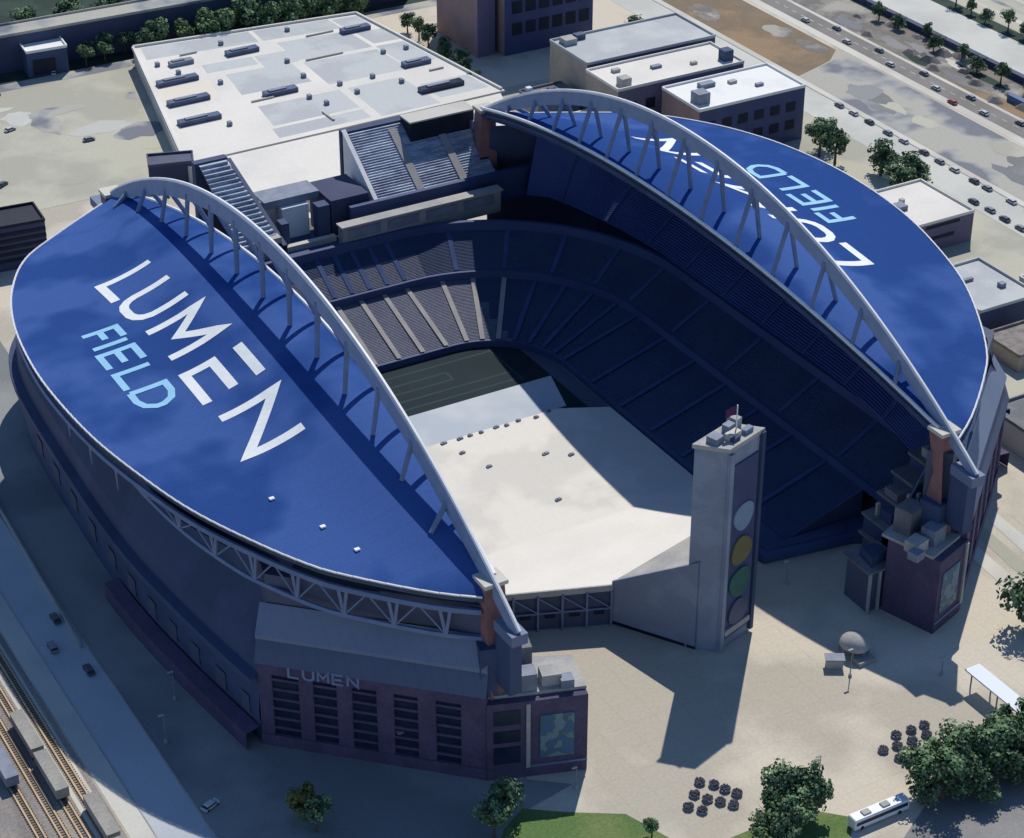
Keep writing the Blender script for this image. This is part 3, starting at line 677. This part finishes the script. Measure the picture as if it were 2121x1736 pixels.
# ------------------------------------------------------------------ scoreboard tower
tw=thing('scoreboard_tower','tall slate-blue tower carrying four coloured discs at end of white bleachers','tower',(7,-103,0))
Fc=Vector((4.2,-107.2)); dR=Vector((.953,.303)); dB=Vector((-.303,.953)).normalized(); dL=Vector((-.70,.72)).normalized()
def tq(r,l,o=0): q=Fc+dR*r+dL*l; return (q.x-dB.x*o,q.y-dB.y*o)
MB().prism([tq(0,0),tq(12.6,0),tq(12.6,8.2),tq(0,8.2)],0,57.5).build('shaft','towerwall',tw)
MB().prism([tq(1.0,0,0),tq(11.2,0,0),tq(11.2,0,.5),tq(1.0,0,.5)],3,53).build('sign_panel','wallnavy',tw)
MB().prism([tq(11.7,-.0,0),tq(12.9,0,0),tq(12.9,0,1),tq(11.7,0,1)],1,58).build('edge_fin','panel',tw)
MB().prism([tq(-.3,0,0),tq(1.0,0,0),tq(1.0,0,1),tq(-.3,0,1)],1,57).build('edge_fin','towerwall',tw)
MB().prism([tq(1.2,0,.5),tq(11,0,.5),tq(11,0,1.1),tq(1.2,0,1.1)],4.4,6.0).build('base_band','concrete',tw)
for z,mn,hh in ((37.5,'discblue',3.8),(27.6,'discolive',3.9),(18.4,'discteal',4.0),(9.6,'discgrey',3.5)):
    mb=MB(); R1=[];R2=[]
    for k in range(28):
        a=2*math.pi*k/28
        r=hh*(1+.05*math.sin(3*a+z)); q1=tq(6.1+r*math.cos(a),0,.5); q2=tq(6.1+r*math.cos(a),0,1.0)
        R1.append((*q1,z+r*math.sin(a))); R2.append((*q2,z+r*math.sin(a)))
    mb.quad(*R2)
    for k in range(28): mb.quad(R1[k],R1[(k+1)%28],R2[(k+1)%28],R2[k])
    mb.build('disc',mn,tw)
rf=MB().prism([tq(-.4,-.4),tq(13,-.4),tq(13,8.6),tq(-.4,8.6)],57.5,58.6).build('roof_cap','concrete',tw)
for (r,l,a,b,h,m) in ((2.5,5,3,3,1.6,'unitgrey'),(6,3,4,2,1.4,'cream'),(8.5,5.5,3,2,2.2,'unitgrey'),(11.2,6,2,3,2.8,'concrete'),(4.5,1.5,2.5,1.2,1,'panel'),(9.5,1.8,3,1.5,1.2,'metalband')):
    MB().obox(tq(r,l),(.953,.303),a,b,58.6,58.6+h).build('rooftop_unit',m,rf)
fl=thing('flagpole','slim white flagpole with dark purple flag on top of the tower','flagpole',(*tq(8.2,3.6),58.6))
q=Vector((*tq(8.2,3.6),58.6)); MB().tube([q,q+Vector((0,0,7.6))],.16,6).build('pole','white',fl)
mb=MB(); mb.grid([[q+Vector((-.2-.52*i*.86+.0,.3*math.sin(i*.9)+.26*i*.5,7.4-.35*j-.10*i)) for i in range(7)] for j in range(8)]); mb.build('flag','flag',fl)

# ------------------------------------------------------------------ exhibition hall
hall=thing('exhibition_hall','sprawling flat white exhibition hall with grey roof panels behind the stadium','hall',(60,255,0))
def hq(a,b):                                             # a across 0..1, b depth 0..1
    p=Vector((-3,211)).lerp(Vector((125.6,213)),a); q=Vector((21.4,322)).lerp(Vector((113.8,312)),a); r=p.lerp(q,b); return (r.x,r.y)
MB().prism([hq(0,0),hq(1,0),hq(1,1),hq(0,1)],0,6.9).build('wall','hallwall',hall)
MB().prism([(-3,209),(1,190),(12,166),(64,160),(110,170),(124,211)],0,7.2).build('annex','roofwhite',hall)
hr=MB().prism([hq(-.006,-.01),hq(1.006,-.01),hq(1.006,1.006),hq(-.006,1.006)],6.9,7.5).build('roof','roofwhite',hall)
mb=MB(); mb.seg(hq(0,1),hq(1,1),.8,7.5,8.4); mb.seg(hq(1,0),hq(1,1),.8,7.5,8.4); mb.seg(hq(0,0),hq(0,1),.8,7.5,8.2); mb.build('parapet','roofwhite',hr)
for (a0,a1,b0,b1,m) in ((.03,.50,.87,.985,'roofgrey'),(.52,.86,.87,.985,'roofgrey'),(.87,.985,.86,.975,'roofgrey'),(.22,.42,.66,.74,'roofgrey'),(.28,.53,.42,.62,'roofgrey'),(.43,.56,.62,.74,'roofgrey'),
     (.56,.86,.63,.83,'roofgrey'),(.57,.86,.36,.60,'roofgrey'),(.88,.99,.66,.80,'roofgrey'),(.87,.985,.40,.63,'roofgrey'),(.30,.58,.12,.30,'roofgrey'),(.29,.58,.02,.10,'roofgrey'),
     (.61,.80,.01,.30,'roofgrey'),(.82,.985,.05,.20,'roofgrey'),(.02,.21,.44,.60,'rooftan')):
    MB().quad(*[(*hq(*k),7.506) for k in ((a0,b0),(a1,b0),(a1,b1),(a0,b1))]).build('roof_panel',m,hr)
for (a,b,l,wd,m) in ((.15,.78,10,3.2,'unitgrey'),(.40,.79,14,3.6,'skylight'),(.10,.63,17,3.6,'skylight'),(.10,.45,17,3.6,'skylight'),(.10,.28,17,3.6,'skylight'),(.40,.37,14,3.6,'skylight'),(.89,.82,13,3.6,'skylight'),(.90,.385,12,3.6,'skylight'),(.86,.13,19,3.8,'glass')):
    c=hq(a,b); un=MB().obox(c,(1,.02),l*.95,wd,7.5,9.2).build('roof_monitor',m,hr)
    MB().obox((c[0]-1.2,c[1]+.1),(1,.02),l*.5,wd*.5,9.2,9.7).build('monitor_lid','unitgrey',un)
for (a,b,l,wd) in ((.33,.345,9,.7),(.66,.615,16,.6),(.20,.86,7,.8),(.47,.10,.8,9),(.75,.845,12,.6),(.93,.30,6,.8)):
    MB().obox(hq(a,b),(1,.02),l,wd,7.52,8.2).build('duct','hallwall',hr)
for (a,b) in ((.60,.34),(.18,.2),(.24,.55),(.35,.9),(.65,.93),(.95,.55),(.78,.25),(.5,.2),(.12,.7),(.72,.345),(.62,.24),(.06,.8),(.52,.63),(.52,.47),(.86,.55),(.47,.28)):
    MB().obox(hq(a,b),(1,0),1.5,1.8,7.5,9).build('roof_vent','unitgrey',hr)

# ------------------------------------------------------------------ buildings to the south-west
def building(name,label,poly,h,wallm,roofm,units=(),par=.8,base=0,wins=None,cat='building'):
    cx=sum(p[0] for p in poly)/len(poly); cy=sum(p[1] for p in poly)/len(poly)
    t=thing(name,label,cat,(cx,cy,0))
    wl=MB(); n=len(poly)
    wl.prism(poly,base,h)
    wm=wallm if isinstance(wallm,(list,tuple)) else [wallm]
    o=wl.build('wall',list(wm),t)
    if len(wm)>1:
        for p in o.data.polygons:
            if abs(p.normal.z)<.3 and p.normal.x<-.6: p.material_index=1  # left-facing walls take a lighter material, sunlight painted into it
    rp=MB().prism([(cx+(x-cx)*1.004,cy+(y-cy)*1.004) for x,y in poly],h,h+.35).build('roof',roofm,t)
    mb=MB()
    for i in range(n):
        a=Vector(poly[i]); b=Vector(poly[(i+1)%n]); mb.seg(a,b,.5,h+.35,h+.35+par)
    mb.build('parapet',roofm,rp)
    for (x,y,lx,ly,hh,m) in units: MB().obox((x,y),(1,0),lx,ly,h+.35,h+.35+hh).build('rooftop_unit',m,rp)
    if wins:
        for (x0,x1,z0,z1,y) in wins: MB().box(x0,x1,y-.12,y+.0,z0,z1).build('window','black',o)
    return t
building('warehouse','white roofed warehouse with square rooftop box and dark navy front',rect(161,207,134,158),20,['wallnavy','wallpinklit'],'roofwhite2',
   ((166,141,5,5,4,'unitgrey'),(176,152,6,3,1.5,'unitgrey'),(186,150,3,2,1,'concrete'),(193,143,3,1.5,1,'unitgrey')),wins=[(164+7*k,168+7*k,12,15.5,133.9) for k in range(6)]+[(164+7*k,168+7*k,5,8.5,133.9) for k in range(6)])
building('warehouse','white roofed block with sunlit tan side wall behind the white warehouse',rect(146,201,164,186),20,['wallpurple','walltan'],'roofwhite',
   ((197,170,4,4,4,'panel'),(155,180,3,2,1.2,'concrete'),(170,176,4,2,1,'unitgrey'),(151,168,4,4,3,'concrete'),(184,172,2.5,1.5,1,'concrete')),wins=[(150+8*k,154+8*k,11,15,163.9) for k in range(6)])
building('warehouse','long pale grey roofed block farther back beside the brown lot',rect(149,206,190,217),20.5,['wallnavy','walltan'],'roofgrey',((154,212,5,5,2.2,'concrete'),(160,214,4,3,2,'skylight')))
building('tower_block','tall dark navy office block rising out of the top of the photo',rect(152.5,193.5,258,300),60,['wallnavy','wallpinklit'],'concrete',
   ((170,280,6,6,3,'unitgrey'),),wins=[(156+6.2*k,160.5+6.2*k,8+9*j,13+9*j,257.9) for k in range(6) for j in range(5)])
building('brick_block','narrow pinkish brick block beside the tall dark tower',rect(142.5,150.5,262,296),30,['wallpurple','wallpinklit'],'concrete',((145,284,4,4,3,'unitgrey'),))
building('low_building','low cream roofed building right of the blue stadium roof',rect(176,206,38,66),10.2,['wallpurple','wallpinklit'],'roofwhite',((186,52,3.5,4,1.6,'unitgrey'),(190,56,1.5,1.5,1,'concrete'),(181,60,1.2,1.2,1,'concrete')),wins=[(184,198,4.2,5.4,37.9),(186,200,8.6,9.6,37.9)])
building('low_building','low grey roofed building with dark navy front nearest the right roof edge',rect(163,186,-16,12),9,['navywall','hallwall'],'roofgrey',((172,2,6,1.2,1,'unitgrey'),(180,-6,2,2,1.4,'unitgrey')))
building('low_building','dark navy building behind the pale ramp at right edge of photo',rect(129,165,-84,-60),8,['navywall','hallwall'],'darkconc',((140,-70,6,3,1.5,'panel'),))
building('low_building','small white roofed shed at right edge beside the grey roofed building',rect(193,206,-14,0),6,['hallwall','hallwall'],'roofwhite',((198,-6,2,2,1,'unitgrey'),))
building('low_building','small brown roofed shed beyond the grey roofed building on right',rect(160,178,-38,-22),5,['walltan','walltan'],'rock',())
building('low_building','small grey walled outbuilding between the white hall and tan block',rect(128,146,190,204),9,['unitgrey','walltan'],'darkconc',((133,196,3,3,2,'white'),(139,199,3,2,1.5,'wallpurple'),(131,202,2,2,2,'canopy')))
building('low_building','small flat white roofed annex against the tan side wall',rect(124,144,172,182),6,['unitgrey','hallwall'],'roofwhite',((129,176,2,2,1.6,'unitgrey'),))
building('long_building','long dark navy building behind trees at top left of photo',[(-70,341),(150,335),(150,347),(-70,353)],14.5,['navywall','navywall'],'greylot',(),wins=None)
building('pavilion','small white roofed pavilion with glass front by the beige lot',[(-19,330),(-3,329),(-2,340),(-18,341)],10,['panel','panel'],'roofwhite2',((-9,341,14,1.2,1,'unitgrey'),),wins=[(-17,-8,1,7,329.4)])
lg=building('louvred_building','dark louvred plant building cut off by left edge of photo',[(-104,179),(-66,175),(-65,189),(-103,193)],15,['navywall','navywall'],'black',())
for k in range(5):
    MB().prism([(-104.2,178.7),(-66,174.7),(-66,175.0),(-104.2,179.0)],3+2.3*k,4.1+2.3*k).build('louvre','black',lg)
building('gatehouse','small dark roofed gatehouse on beige lot by stadium corner',[(-16,212),(-1,208),(2,216),(-13,221)],8,['navywall','navywall'],'paneldark',())
sheet('woods_floor', rect(-200,160,356,900), .02, 'woods')

# ------------------------------------------------------------------ trees
def tree_proto(seed, h, r, lm):
    rnd=random.Random(seed); tr=MB(); tr.tube([(0,0,0),(.1,.05,h*.28),(.0,.1,h*.55),(0,0,h*.8)],.03*h+.1,7,.07)
    for k in range(6):
        a=rnd.uniform(0,6.28); z=h*rnd.uniform(.3,.55); tr.tube([(0,0,z),(math.cos(a)*r*.4,math.sin(a)*r*.4,z+h*.12),(math.cos(a)*r*.7,math.sin(a)*r*.7,z+h*.22)],.12,5,.04)
    cr=MB(); lobes=[]
    for k in range(15):
        a=rnd.uniform(0,6.28); rr=r*rnd.uniform(.15,.72)*(1 if k>2 else .2); z=h*rnd.uniform(.38,.86); s=r*rnd.uniform(.28,.5)*(1.15-.5*abs(z/h-.6))
        lobes.append((math.cos(a)*rr,math.sin(a)*rr,z,s))
    for (x,y,z,s) in lobes:
        for j in range(85):
            u=Vector((rnd.gauss(0,1),rnd.gauss(0,1),rnd.gauss(0,1))).normalized(); d=s*(rnd.random()**.35)
            c=Vector((x,y,z))+Vector((u.x*d,u.y*d,u.z*d*.8)); sz=rnd.uniform(.22,.5)
            n=(u+Vector((rnd.uniform(-.7,.7),rnd.uniform(-.7,.7),rnd.uniform(-.3,.9)))).normalized()
            t=n.cross(Vector((rnd.random(),rnd.random(),.3))).normalized()*sz; b=n.cross(t).normalized()*sz*.8
            cr.quad(c-t*.9,c-b+t*.15,c+t*.95,c+b-t*.1)
    return tr,cr
PROT={}
def get_proto(kind):
    if kind not in PROT:
        seed,h,r,lm={'a':(1,9.5,3.9,'leaf'),'b':(2,8.5,3.6,'leaflight'),'c':(3,11,4.4,'leaf'),'d':(4,7.0,3.0,'leafolive'),'e':(5,8,4.2,'leaf')}[kind]
        tr,cr=tree_proto(seed,h,r,lm)
        t=thing('tree','x','tree',(0,0,0)); tr.build('trunk','bark',t); cr.build('crown',lm,t); PROT[kind]=[t,False]
    return PROT[kind]
def tree(x,y,kind,s,label,group=None):
    p=get_proto(kind)
    o=p[0] if not p[1] else copy_tree(p[0]); p[1]=True
    o.location=(x,y,0); o.rotation_euler=(0,0,random.uniform(0,6.28)); o.scale=(s,s,s*random.uniform(.92,1.1)); o['label']=label; o['category']='tree'
    if group: o['group']=group
    return o
g='trees in front of the long navy building'
rt=random.Random(3)
for i,(x,q) in enumerate(((5,1.0),(13,1.0),(29,1.2),(36,1.75),(45,1.5),(54,2.0),(63,1.9),(72,2.0),(80,1.7),(88,2.0),(97,1.8),(105,1.9),(113,1.5),(121,1.7))):
    tree(x,333.5-.095*x+rt.uniform(-2.5,1.5),'bbabb'[i%5],q,'tree in the row between white hall and long navy building',g)
for i in range(16): tree(8+7.7*i,339-.09*(8+7.7*i)+rt.uniform(-1,1),'c',rt.uniform(.7,.95),'low dark tree behind the row along the long navy building','low dark trees before the long navy building')
for i in range(9): tree(-6+17*i,366+3*(i%2),'c',1.5,'dark tree in the woods behind the long navy building','trees in the woods at top left')
g='trees along the right side of the white hall'
for i,(x,y,k,s) in enumerate([(131,300,'a',1.0),(131,290,'c',.9),(130,280,'a',1.1),(131,270,'e',1.0),(128,262,'a',1.0),(129,252,'c',.9),(126,243,'a',1.0),(124,232,'a',.9)]):
    tree(x,y,k,s,'dark green tree along the right edge of the white hall',g)
tree(204,243,'e',1.6,'broad green tree between tall dark tower and brown lot'); tree(213,196,'a',.7,'small tree squeezed behind the long white roof by brown lot')
tree(208,124,'c',1.2,'tree right beside the dark corner of the white warehouse'); tree(204,110,'a',1.5,'round dark tree nearest the edge of right blue roof'); tree(203,118,'c',1.3,'dark tree between the white warehouse corner and round tree')
tree(212,94,'e',1.7,'dark bushy tree between round tree and cream roofed building'); tree(214,79,'e',1.75,'wide low tree touching the cream roofed building'); tree(205,75,'c',1.3,'small tree behind the cream roofed low building')
tree(78,-138,'e',2.0,'light green tree at right edge below the pale ramp'); 
g='trees massed in the bottom right corner'
for i,(x,y,k,s) in enumerate([(14,-173,'c',1.25),(20,-171,'b',1.2),(19,-177,'e',1.2),(26,-172,'c',1.3),(31,-172,'b',1.1),(28,-178,'a',1.2),(36,-175,'c',1.2),(42,-172,'b',1.3),(41,-178,'a',1.2),(48,-176,'c',1.4),(38,-170,'b',1.15),(45,-172,'e',1.3),(53,-178,'c',1.4),(56,-184,'a',1.3),(51,-186,'c',1.3),(17,-177,'c',1.3),(23,-176,'a',1.4),(29,-175,'e',1.5),(33,-177,'c',1.4),(38,-180,'e',1.5),(44,-178,'c',1.4),(12,-176,'e',1.0),(48,-171,'a',1.4),(53,-172,'c',1.3),(42,-168,'e',1.2),(34,-181,'e',1.1),(24,-182,'e',1.1),(46,-182,'a',1.2)]):
    tree(x,y,k,s,'leafy tree in the thick clump filling the bottom right corner',g)
g='trees in the bottom centre clump'
for i,(x,y,k,s) in enumerate([(-13,-163,'a',1.3),(-17,-163.5,'c',1.2),(-15,-168,'e',1.25),(-22,-166,'b',1.2),(-20,-170,'c',1.2),(-27,-169,'e',1.0),(-11,-167,'a',1.3),(-24,-174,'a',1.2),(-30,-172,'b',.9)]):
    tree(x,y,k,s,'green tree in the clump at bottom centre beside the bus',g)
tree(-72.5,-134,'e',1.3,'green tree growing at the foot of the brick corner block'); tree(-76,-138,'c',1.0,'tall narrow tree just in front of the brick corner block tree')
tree(-109.5,-112,'d',1.4,'olive yellow tree standing alone in shade before the brick front'); tree(-109,-117,'c',.9,'dark green tree below the olive yellow tree')
tree(-46,-155,'b',.6,'small bush like tree on the lawn at bottom edge')

# ------------------------------------------------------------------ small things on the plaza
G1=[(-27.0,-145.6),(-24.7,-147.9),(-23.4,-150.4),(-21.9,-152.9),(-30.4,-148.5),(-28.7,-151.2),(-26.7,-153.4),(-24.8,-155.7),(-33.9,-151.3),(-31.9,-153.8)]
G2=[(29.9,-154.9),(26.1,-154.8),(21.9,-154.5),(28.1,-157.9),(23.8,-158.0),(19.7,-157.7),(26.3,-161.3),(15.9,-157.3),(22.0,-161.3),(17.4,-161.4)]
def planter_set(pts,label):
    for i,(x,y) in enumerate(pts):
        mb=MB(); mb.cyl(x,y,.0,.5,1.15,16,1.22); mb.cyl(x,y,.5,.62,1.3,16); t=mb.build('planter','unitgrey'); tag(t,label,'planter',label)
        c=MB(); rnd=random.Random(i)
        for k in range(150):
            a=rnd.uniform(0,6.28); rr=rnd.random()**.5*1.15; p=Vector((x+math.cos(a)*rr,y+math.sin(a)*rr,.62+rnd.random()*.35)); n=Vector((rnd.gauss(0,.4),rnd.gauss(0,.4),1)).normalized(); tt=n.cross(Vector((1,0,0))).normalized()*.22; bb=n.cross(tt)
            c.quad(p-tt,p-bb,p+tt,p+bb)
        c.build('shrub','shrub',t)
planter_set(G1,'dark round planter in the grid below the tower shadow')
planter_set(G2,'dark round planter in the grid near the bottom right trees')
tn=thing('tent','pale domed event tent with open front on the lit plaza','tent',(33,-126,0))
mb=MB(); rows=[]
for i in range(7):
    a=math.pi/2*i/6; rows.append([(33+3.6*math.cos(a)*math.cos(b),-124+4.0*math.cos(a)*math.sin(b),2.6+3.2*math.sin(a)) for b in [2*math.pi*k/18 for k in range(19)]])
mb.grid(rows); mb.build('canopy','concrete',tn,True)
mb=MB()
for k in range(8): mb.cyl(33+3.4*math.cos(k*.785),-124+3.8*math.sin(k*.785),0,2.7,.15,6)
mb.build('pole','unitgrey',tn)
MB().box(30.5,35.5,-129.5,-126,0,1.1).build('counter','concrete',tn)
bo=thing('ticket_booth','small grey ticket booth left of the domed tent','booth',(25.5,-126,0))
MB().obox((25.5,-126),(1,-.6),4,2.4,0,2.6).build('wall','concrete',bo); MB().obox((25.5,-126),(1,-.6),4.8,3.0,2.6,2.9).build('roof','unitgrey',bo)
def lamp(x,y,h,label):
    t=thing('lamp_post',label,'lamp post',(x,y,0)); MB().tube([(x,y,0),(x,y,h)],.16,7,.09).build('pole','unitgrey',t)
    MB().box(x-1.2,x+.1,y-.25,y+.25,h-.05,h+.22).build('lamp_head','concrete',t); MB().cyl(x,y,0,.7,.45,8).build('base','concrete',t)
lamp(36,-92,7,'lamp post alone on the lit plaza right of the tower'); lamp(26.5,-131,8,'lamp post in front of the domed tent'); lamp(46,-141.5,5,'short lamp post at tip of the corner block shadow'); lamp(-118,-58,8,'lamp post in shade beside the road left of brick front')
lamp(-52,-133,6,'lamp post at the lawn corner below the brick block'); lamp(-126,-72,8,'lamp post at shadow edge by the pale road'); lamp(-3,-158,7,'lamp post right of the bottom centre trees')
# long canopy and buses
cy=thing('walkway_canopy','long pale blue walkway canopy on posts at right edge of plaza','canopy',(62,-156,0))
MB().obox((49.3,-166),(.0,-1),36,4.4,5.2,5.6).build('roof','canopy',cy)
for k in range(8): MB().cyl(48.2+2.2*(k%2),-149.5-4.6*k,0,5.2,.2,6).build('post','steel',cy)
def bus(x,y,d,L,label,m='buswhite'):
    t=thing('bus',label,'bus',(x,y,0)); d=Vector(d).normalized()
    MB().obox((x,y),d,L,2.6,.45,3.1).obox((x,y),d,L-.3,2.5,3.1,3.25).build('body',m,t)
    MB().obox((x,y),d,L-.8,2.66,1.5,2.5).build('window_band','glass',t)
    for s in (-.36,.33):
        for q in (-1,1):
            c=Vector((x,y))+d*L*s+Vector((-d.y,d.x))*q*1.2; MB().tube([(c.x-.15*q*-d.y,c.y-.15*q*d.x,.5),(c.x+.15*q*-d.y,c.y+.15*q*d.x,.5)],.5,10).build('wheel','rubber',t)
    for q in (-.5,.2): 
        c=Vector((x,y))+d*L*q*.5; MB().obox(c,d,2,1.5,3.25,3.6).build('roof_unit','concrete',t)
bus(0.7,-174.9,(1,.0),15,'long white bus on the street at bottom between two tree clumps')
# cars
def car_proto(m):
    t=thing('car','x','car',(0,0,0))
    MB().prism([(-2.2,-.88),(2.2,-.88),(2.25,0),(2.2,.88),(-2.2,.88),(-2.25,0)],.32,.86).prism([(-1.5,-.78),(1.0,-.78),(1.0,.78),(-1.5,.78)],1.30,1.44,[(-1.3,-.66),(.7,-.66),(.7,.66),(-1.3,.66)]).build('body',m,t)
    MB().prism([(-1.9,-.82),(1.5,-.82),(1.5,.82),(-1.9,.82)],.86,1.30,[(-1.48,-.76),(.98,-.76),(.98,.76),(-1.48,.76)]).build('window_band','glass',t)
    for a in (-1.4,1.4):
        for q in (-.8,.8): MB().tube([(a,q-.1,.34),(a,q+.1,.34)],.34,10).build('wheel','rubber',t)
    return t
CP={k:[car_proto(k),False] for k in ('car1','car2','car3','carred')}
NM={'car1':'silver','car2':'dark','car3':'slate grey','carred':'red'}
def car(x,y,rz,k,label,group=None):
    p=CP[k]; o=p[0] if not p[1] else copy_tree(p[0]); p[1]=True
    o.location=(x,y,.02); o.rotation_euler=(0,0,rz); o['label']=label; o['category']='car'
    if group: o['group']=group
rnd=random.Random(5); HP=math.pi/2
for i in range(13):
    k=('car3','car1','car2')[i%3]
    car(237.0+rnd.uniform(-.2,.2),150-9.5*i+rnd.uniform(-2,2),HP,k,NM[k]+' car along the far kerb of the pale road right of the stadium',NM[k]+' cars along the pale west road')
for i in range(8):
    k=('car2','car3')[i%2]; car(226+rnd.uniform(-.3,.3),60-8*i,HP,k,NM[k]+' car by the near kerb of the pale road beyond the low buildings',NM[k]+' cars by the near kerb')
car(276,132,HP,'carred','single red car beside the dark highway at right')
for i in range(10):
    k=('car1','car3')[i%2]; car((279.5,285)[i%2],230-14*i,HP,k,NM[k]+' car driving on the dark highway at top right',NM[k]+' cars on the highway')
for i,(x,y,rz,k) in enumerate(((-132,-38,HP,'car2'),(-136.5,-25,HP,'car3'),(-131.8,-14,HP,'car2'),(-126,-98,.4,'car1'))):
    car(x,y,rz,k,['dark car nearest the pale sunlit road end in the shade','slate grey car in the far lane of the shaded road','dark car farther up the shaded road on left','silver car on the sunlit paving left of the olive tree'][i])
for i,(x,y) in enumerate(((-20,262),(-42,285),(-60,240),(-36,318),(-9,330),(-55,300))):
    k=('car3','car1','car2')[i%3]; car(x,y,.3*i,k,NM[k]+' car parked alone on the broad beige lot',NM[k]+' cars on the beige lot')
# railway on the left
for x in (-149,-153.6,-157.5,-162):
    t=thing('railway_track','',"track",(x,0,0)); t['label']={-149:'rusty railway track closest to the pale road at bottom left',-153.6:'rusty second railway track from the pale road at left',-157.5:'rusty third railway track from the pale road at left',-162:'rusty railway track farthest out at bottom left corner'}[x]
    for q in (-.75,.75): MB().box(x+q-.2,x+q+.2,-260,260,.16,.38).build('rail','rust',t)
    mb=MB()
    for k in range(230): mb.box(x-1.3,x+1.3,-150+k*.9,-149.7+k*.9,.02,.16)
    mb.build('sleepers','bark',t)
def wagon(x,y,m,label):
    t=thing('freight_wagon',label,'freight wagon',(x,y,0))
    mb=MB(); mb.box(x-1.5,x+1.5,y-7.5,y+7.5,1.1,3.6); mb.build('body',m,t)
    MB().box(x-1.55,x+1.55,y-7.6,y+7.6,3.6,3.8).build('roof',m,t)
    for s in (-5.5,5.5):
        mb=MB()
        for a in (-.9,.9):
            for q in (-.75,.75): mb.tube([(x+q-.1,y+s+a,.75),(x+q+.1,y+s+a,.75)],.42,10)
        mb.box(x-1.1,x+1.1,y+s-1.6,y+s+1.6,.6,1.1); mb.build('bogie','rubber',t)
for k in range(3): wagon(-149,-92-16.5*k,'freight',['pale grey freight wagon foremost on the track by the road','pale grey freight wagon second in the line by the road','pale grey freight wagon at the photo edge on track by the road'][k])
for k in range(2): wagon(-153.6,-56-16.5*k,'freight',['pale grey freight wagon alone in front on the second track','pale grey freight wagon behind another on the second track'][k])
for k in range(3): wagon(-162,-30-16.5*k,'unitgrey',['slate grey freight wagon farthest up on the outer track','slate grey freight wagon in the middle of outer track','slate grey freight wagon lowest on the outer track'][k])
wl=MB().seg((-127.5,50),(-130.5,-28),.5,0,1.3); tag(wl.build('retaining_wall','concrete'),'long low pale concrete wall beside the shaded road at left','wall')
# containers in the terminal at top right
def container(x,y,z,m):
    mb=MB(); mb.box(x-1.25,x+1.25,y-6,y+6,z,z+2.6)
    for k in range(12): mb.box(x-1.3,x+1.3,y-5.8+k,y-5.4+k,z+.1,z+2.5)
    return mb.build('container',m)
for i in range(14):
    tag(container(313,238-12.6*i,0.02,'cont1'),'dark navy shipping container in the long single row at top right','container','navy containers in the long row')
for i,(x,y,m) in enumerate(((300,88,'cont2'),(303,80,'cont1'),(306,104,'cont2'),(301,112,'cont1'),(297,118,'cont2'),(309,66,'cont1'))):
    tag(container(x,y,.02,m),('blue' if m=='cont2' else 'navy')+' shipping container loose in the brown rail yard at right',"container",('blue' if m=='cont2' else 'navy')+' loose containers')
rr=random.Random(9)
for i in range(26):
    x=rr.uniform(291,310); y=rr.uniform(60,240); s=rr.uniform(1.5,3.5); mb=MB(); pts=[(x+s*math.cos(a)*rr.uniform(.7,1.3),y+s*1.6*math.sin(a)*rr.uniform(.7,1.3)) for a in [6.283*k/8 for k in range(8)]]
    cx=sum(p[0] for p in pts)/8; cyy=sum(p[1] for p in pts)/8
    mb.prism(pts,0,s*.7,[(cx+(a-cx)*.35,cyy+(b-cyy)*.35) for a,b in pts]); tag(mb.build('rubble_heap','rock'),'brown heap of rubble in the rail yard beyond the highway','rubble heap','rubble heaps in the rail yard')
for i,(x,y,s,k) in enumerate([(306+rr.uniform(-4,6),60+13*i,rr.uniform(.6,1.0),'ae'[i%2]) for i in range(13)]):
    tree(x,y,k,s,'small dark tree in the rail yard strip at top right','trees in the rail yard strip')
for i in range(14): tree(343.5+rr.uniform(-1.5,1.5),70+11*i,'ace'[i%3],rr.uniform(.7,1.0),'dark tree on the green verge at far top right','trees on the far green verge')
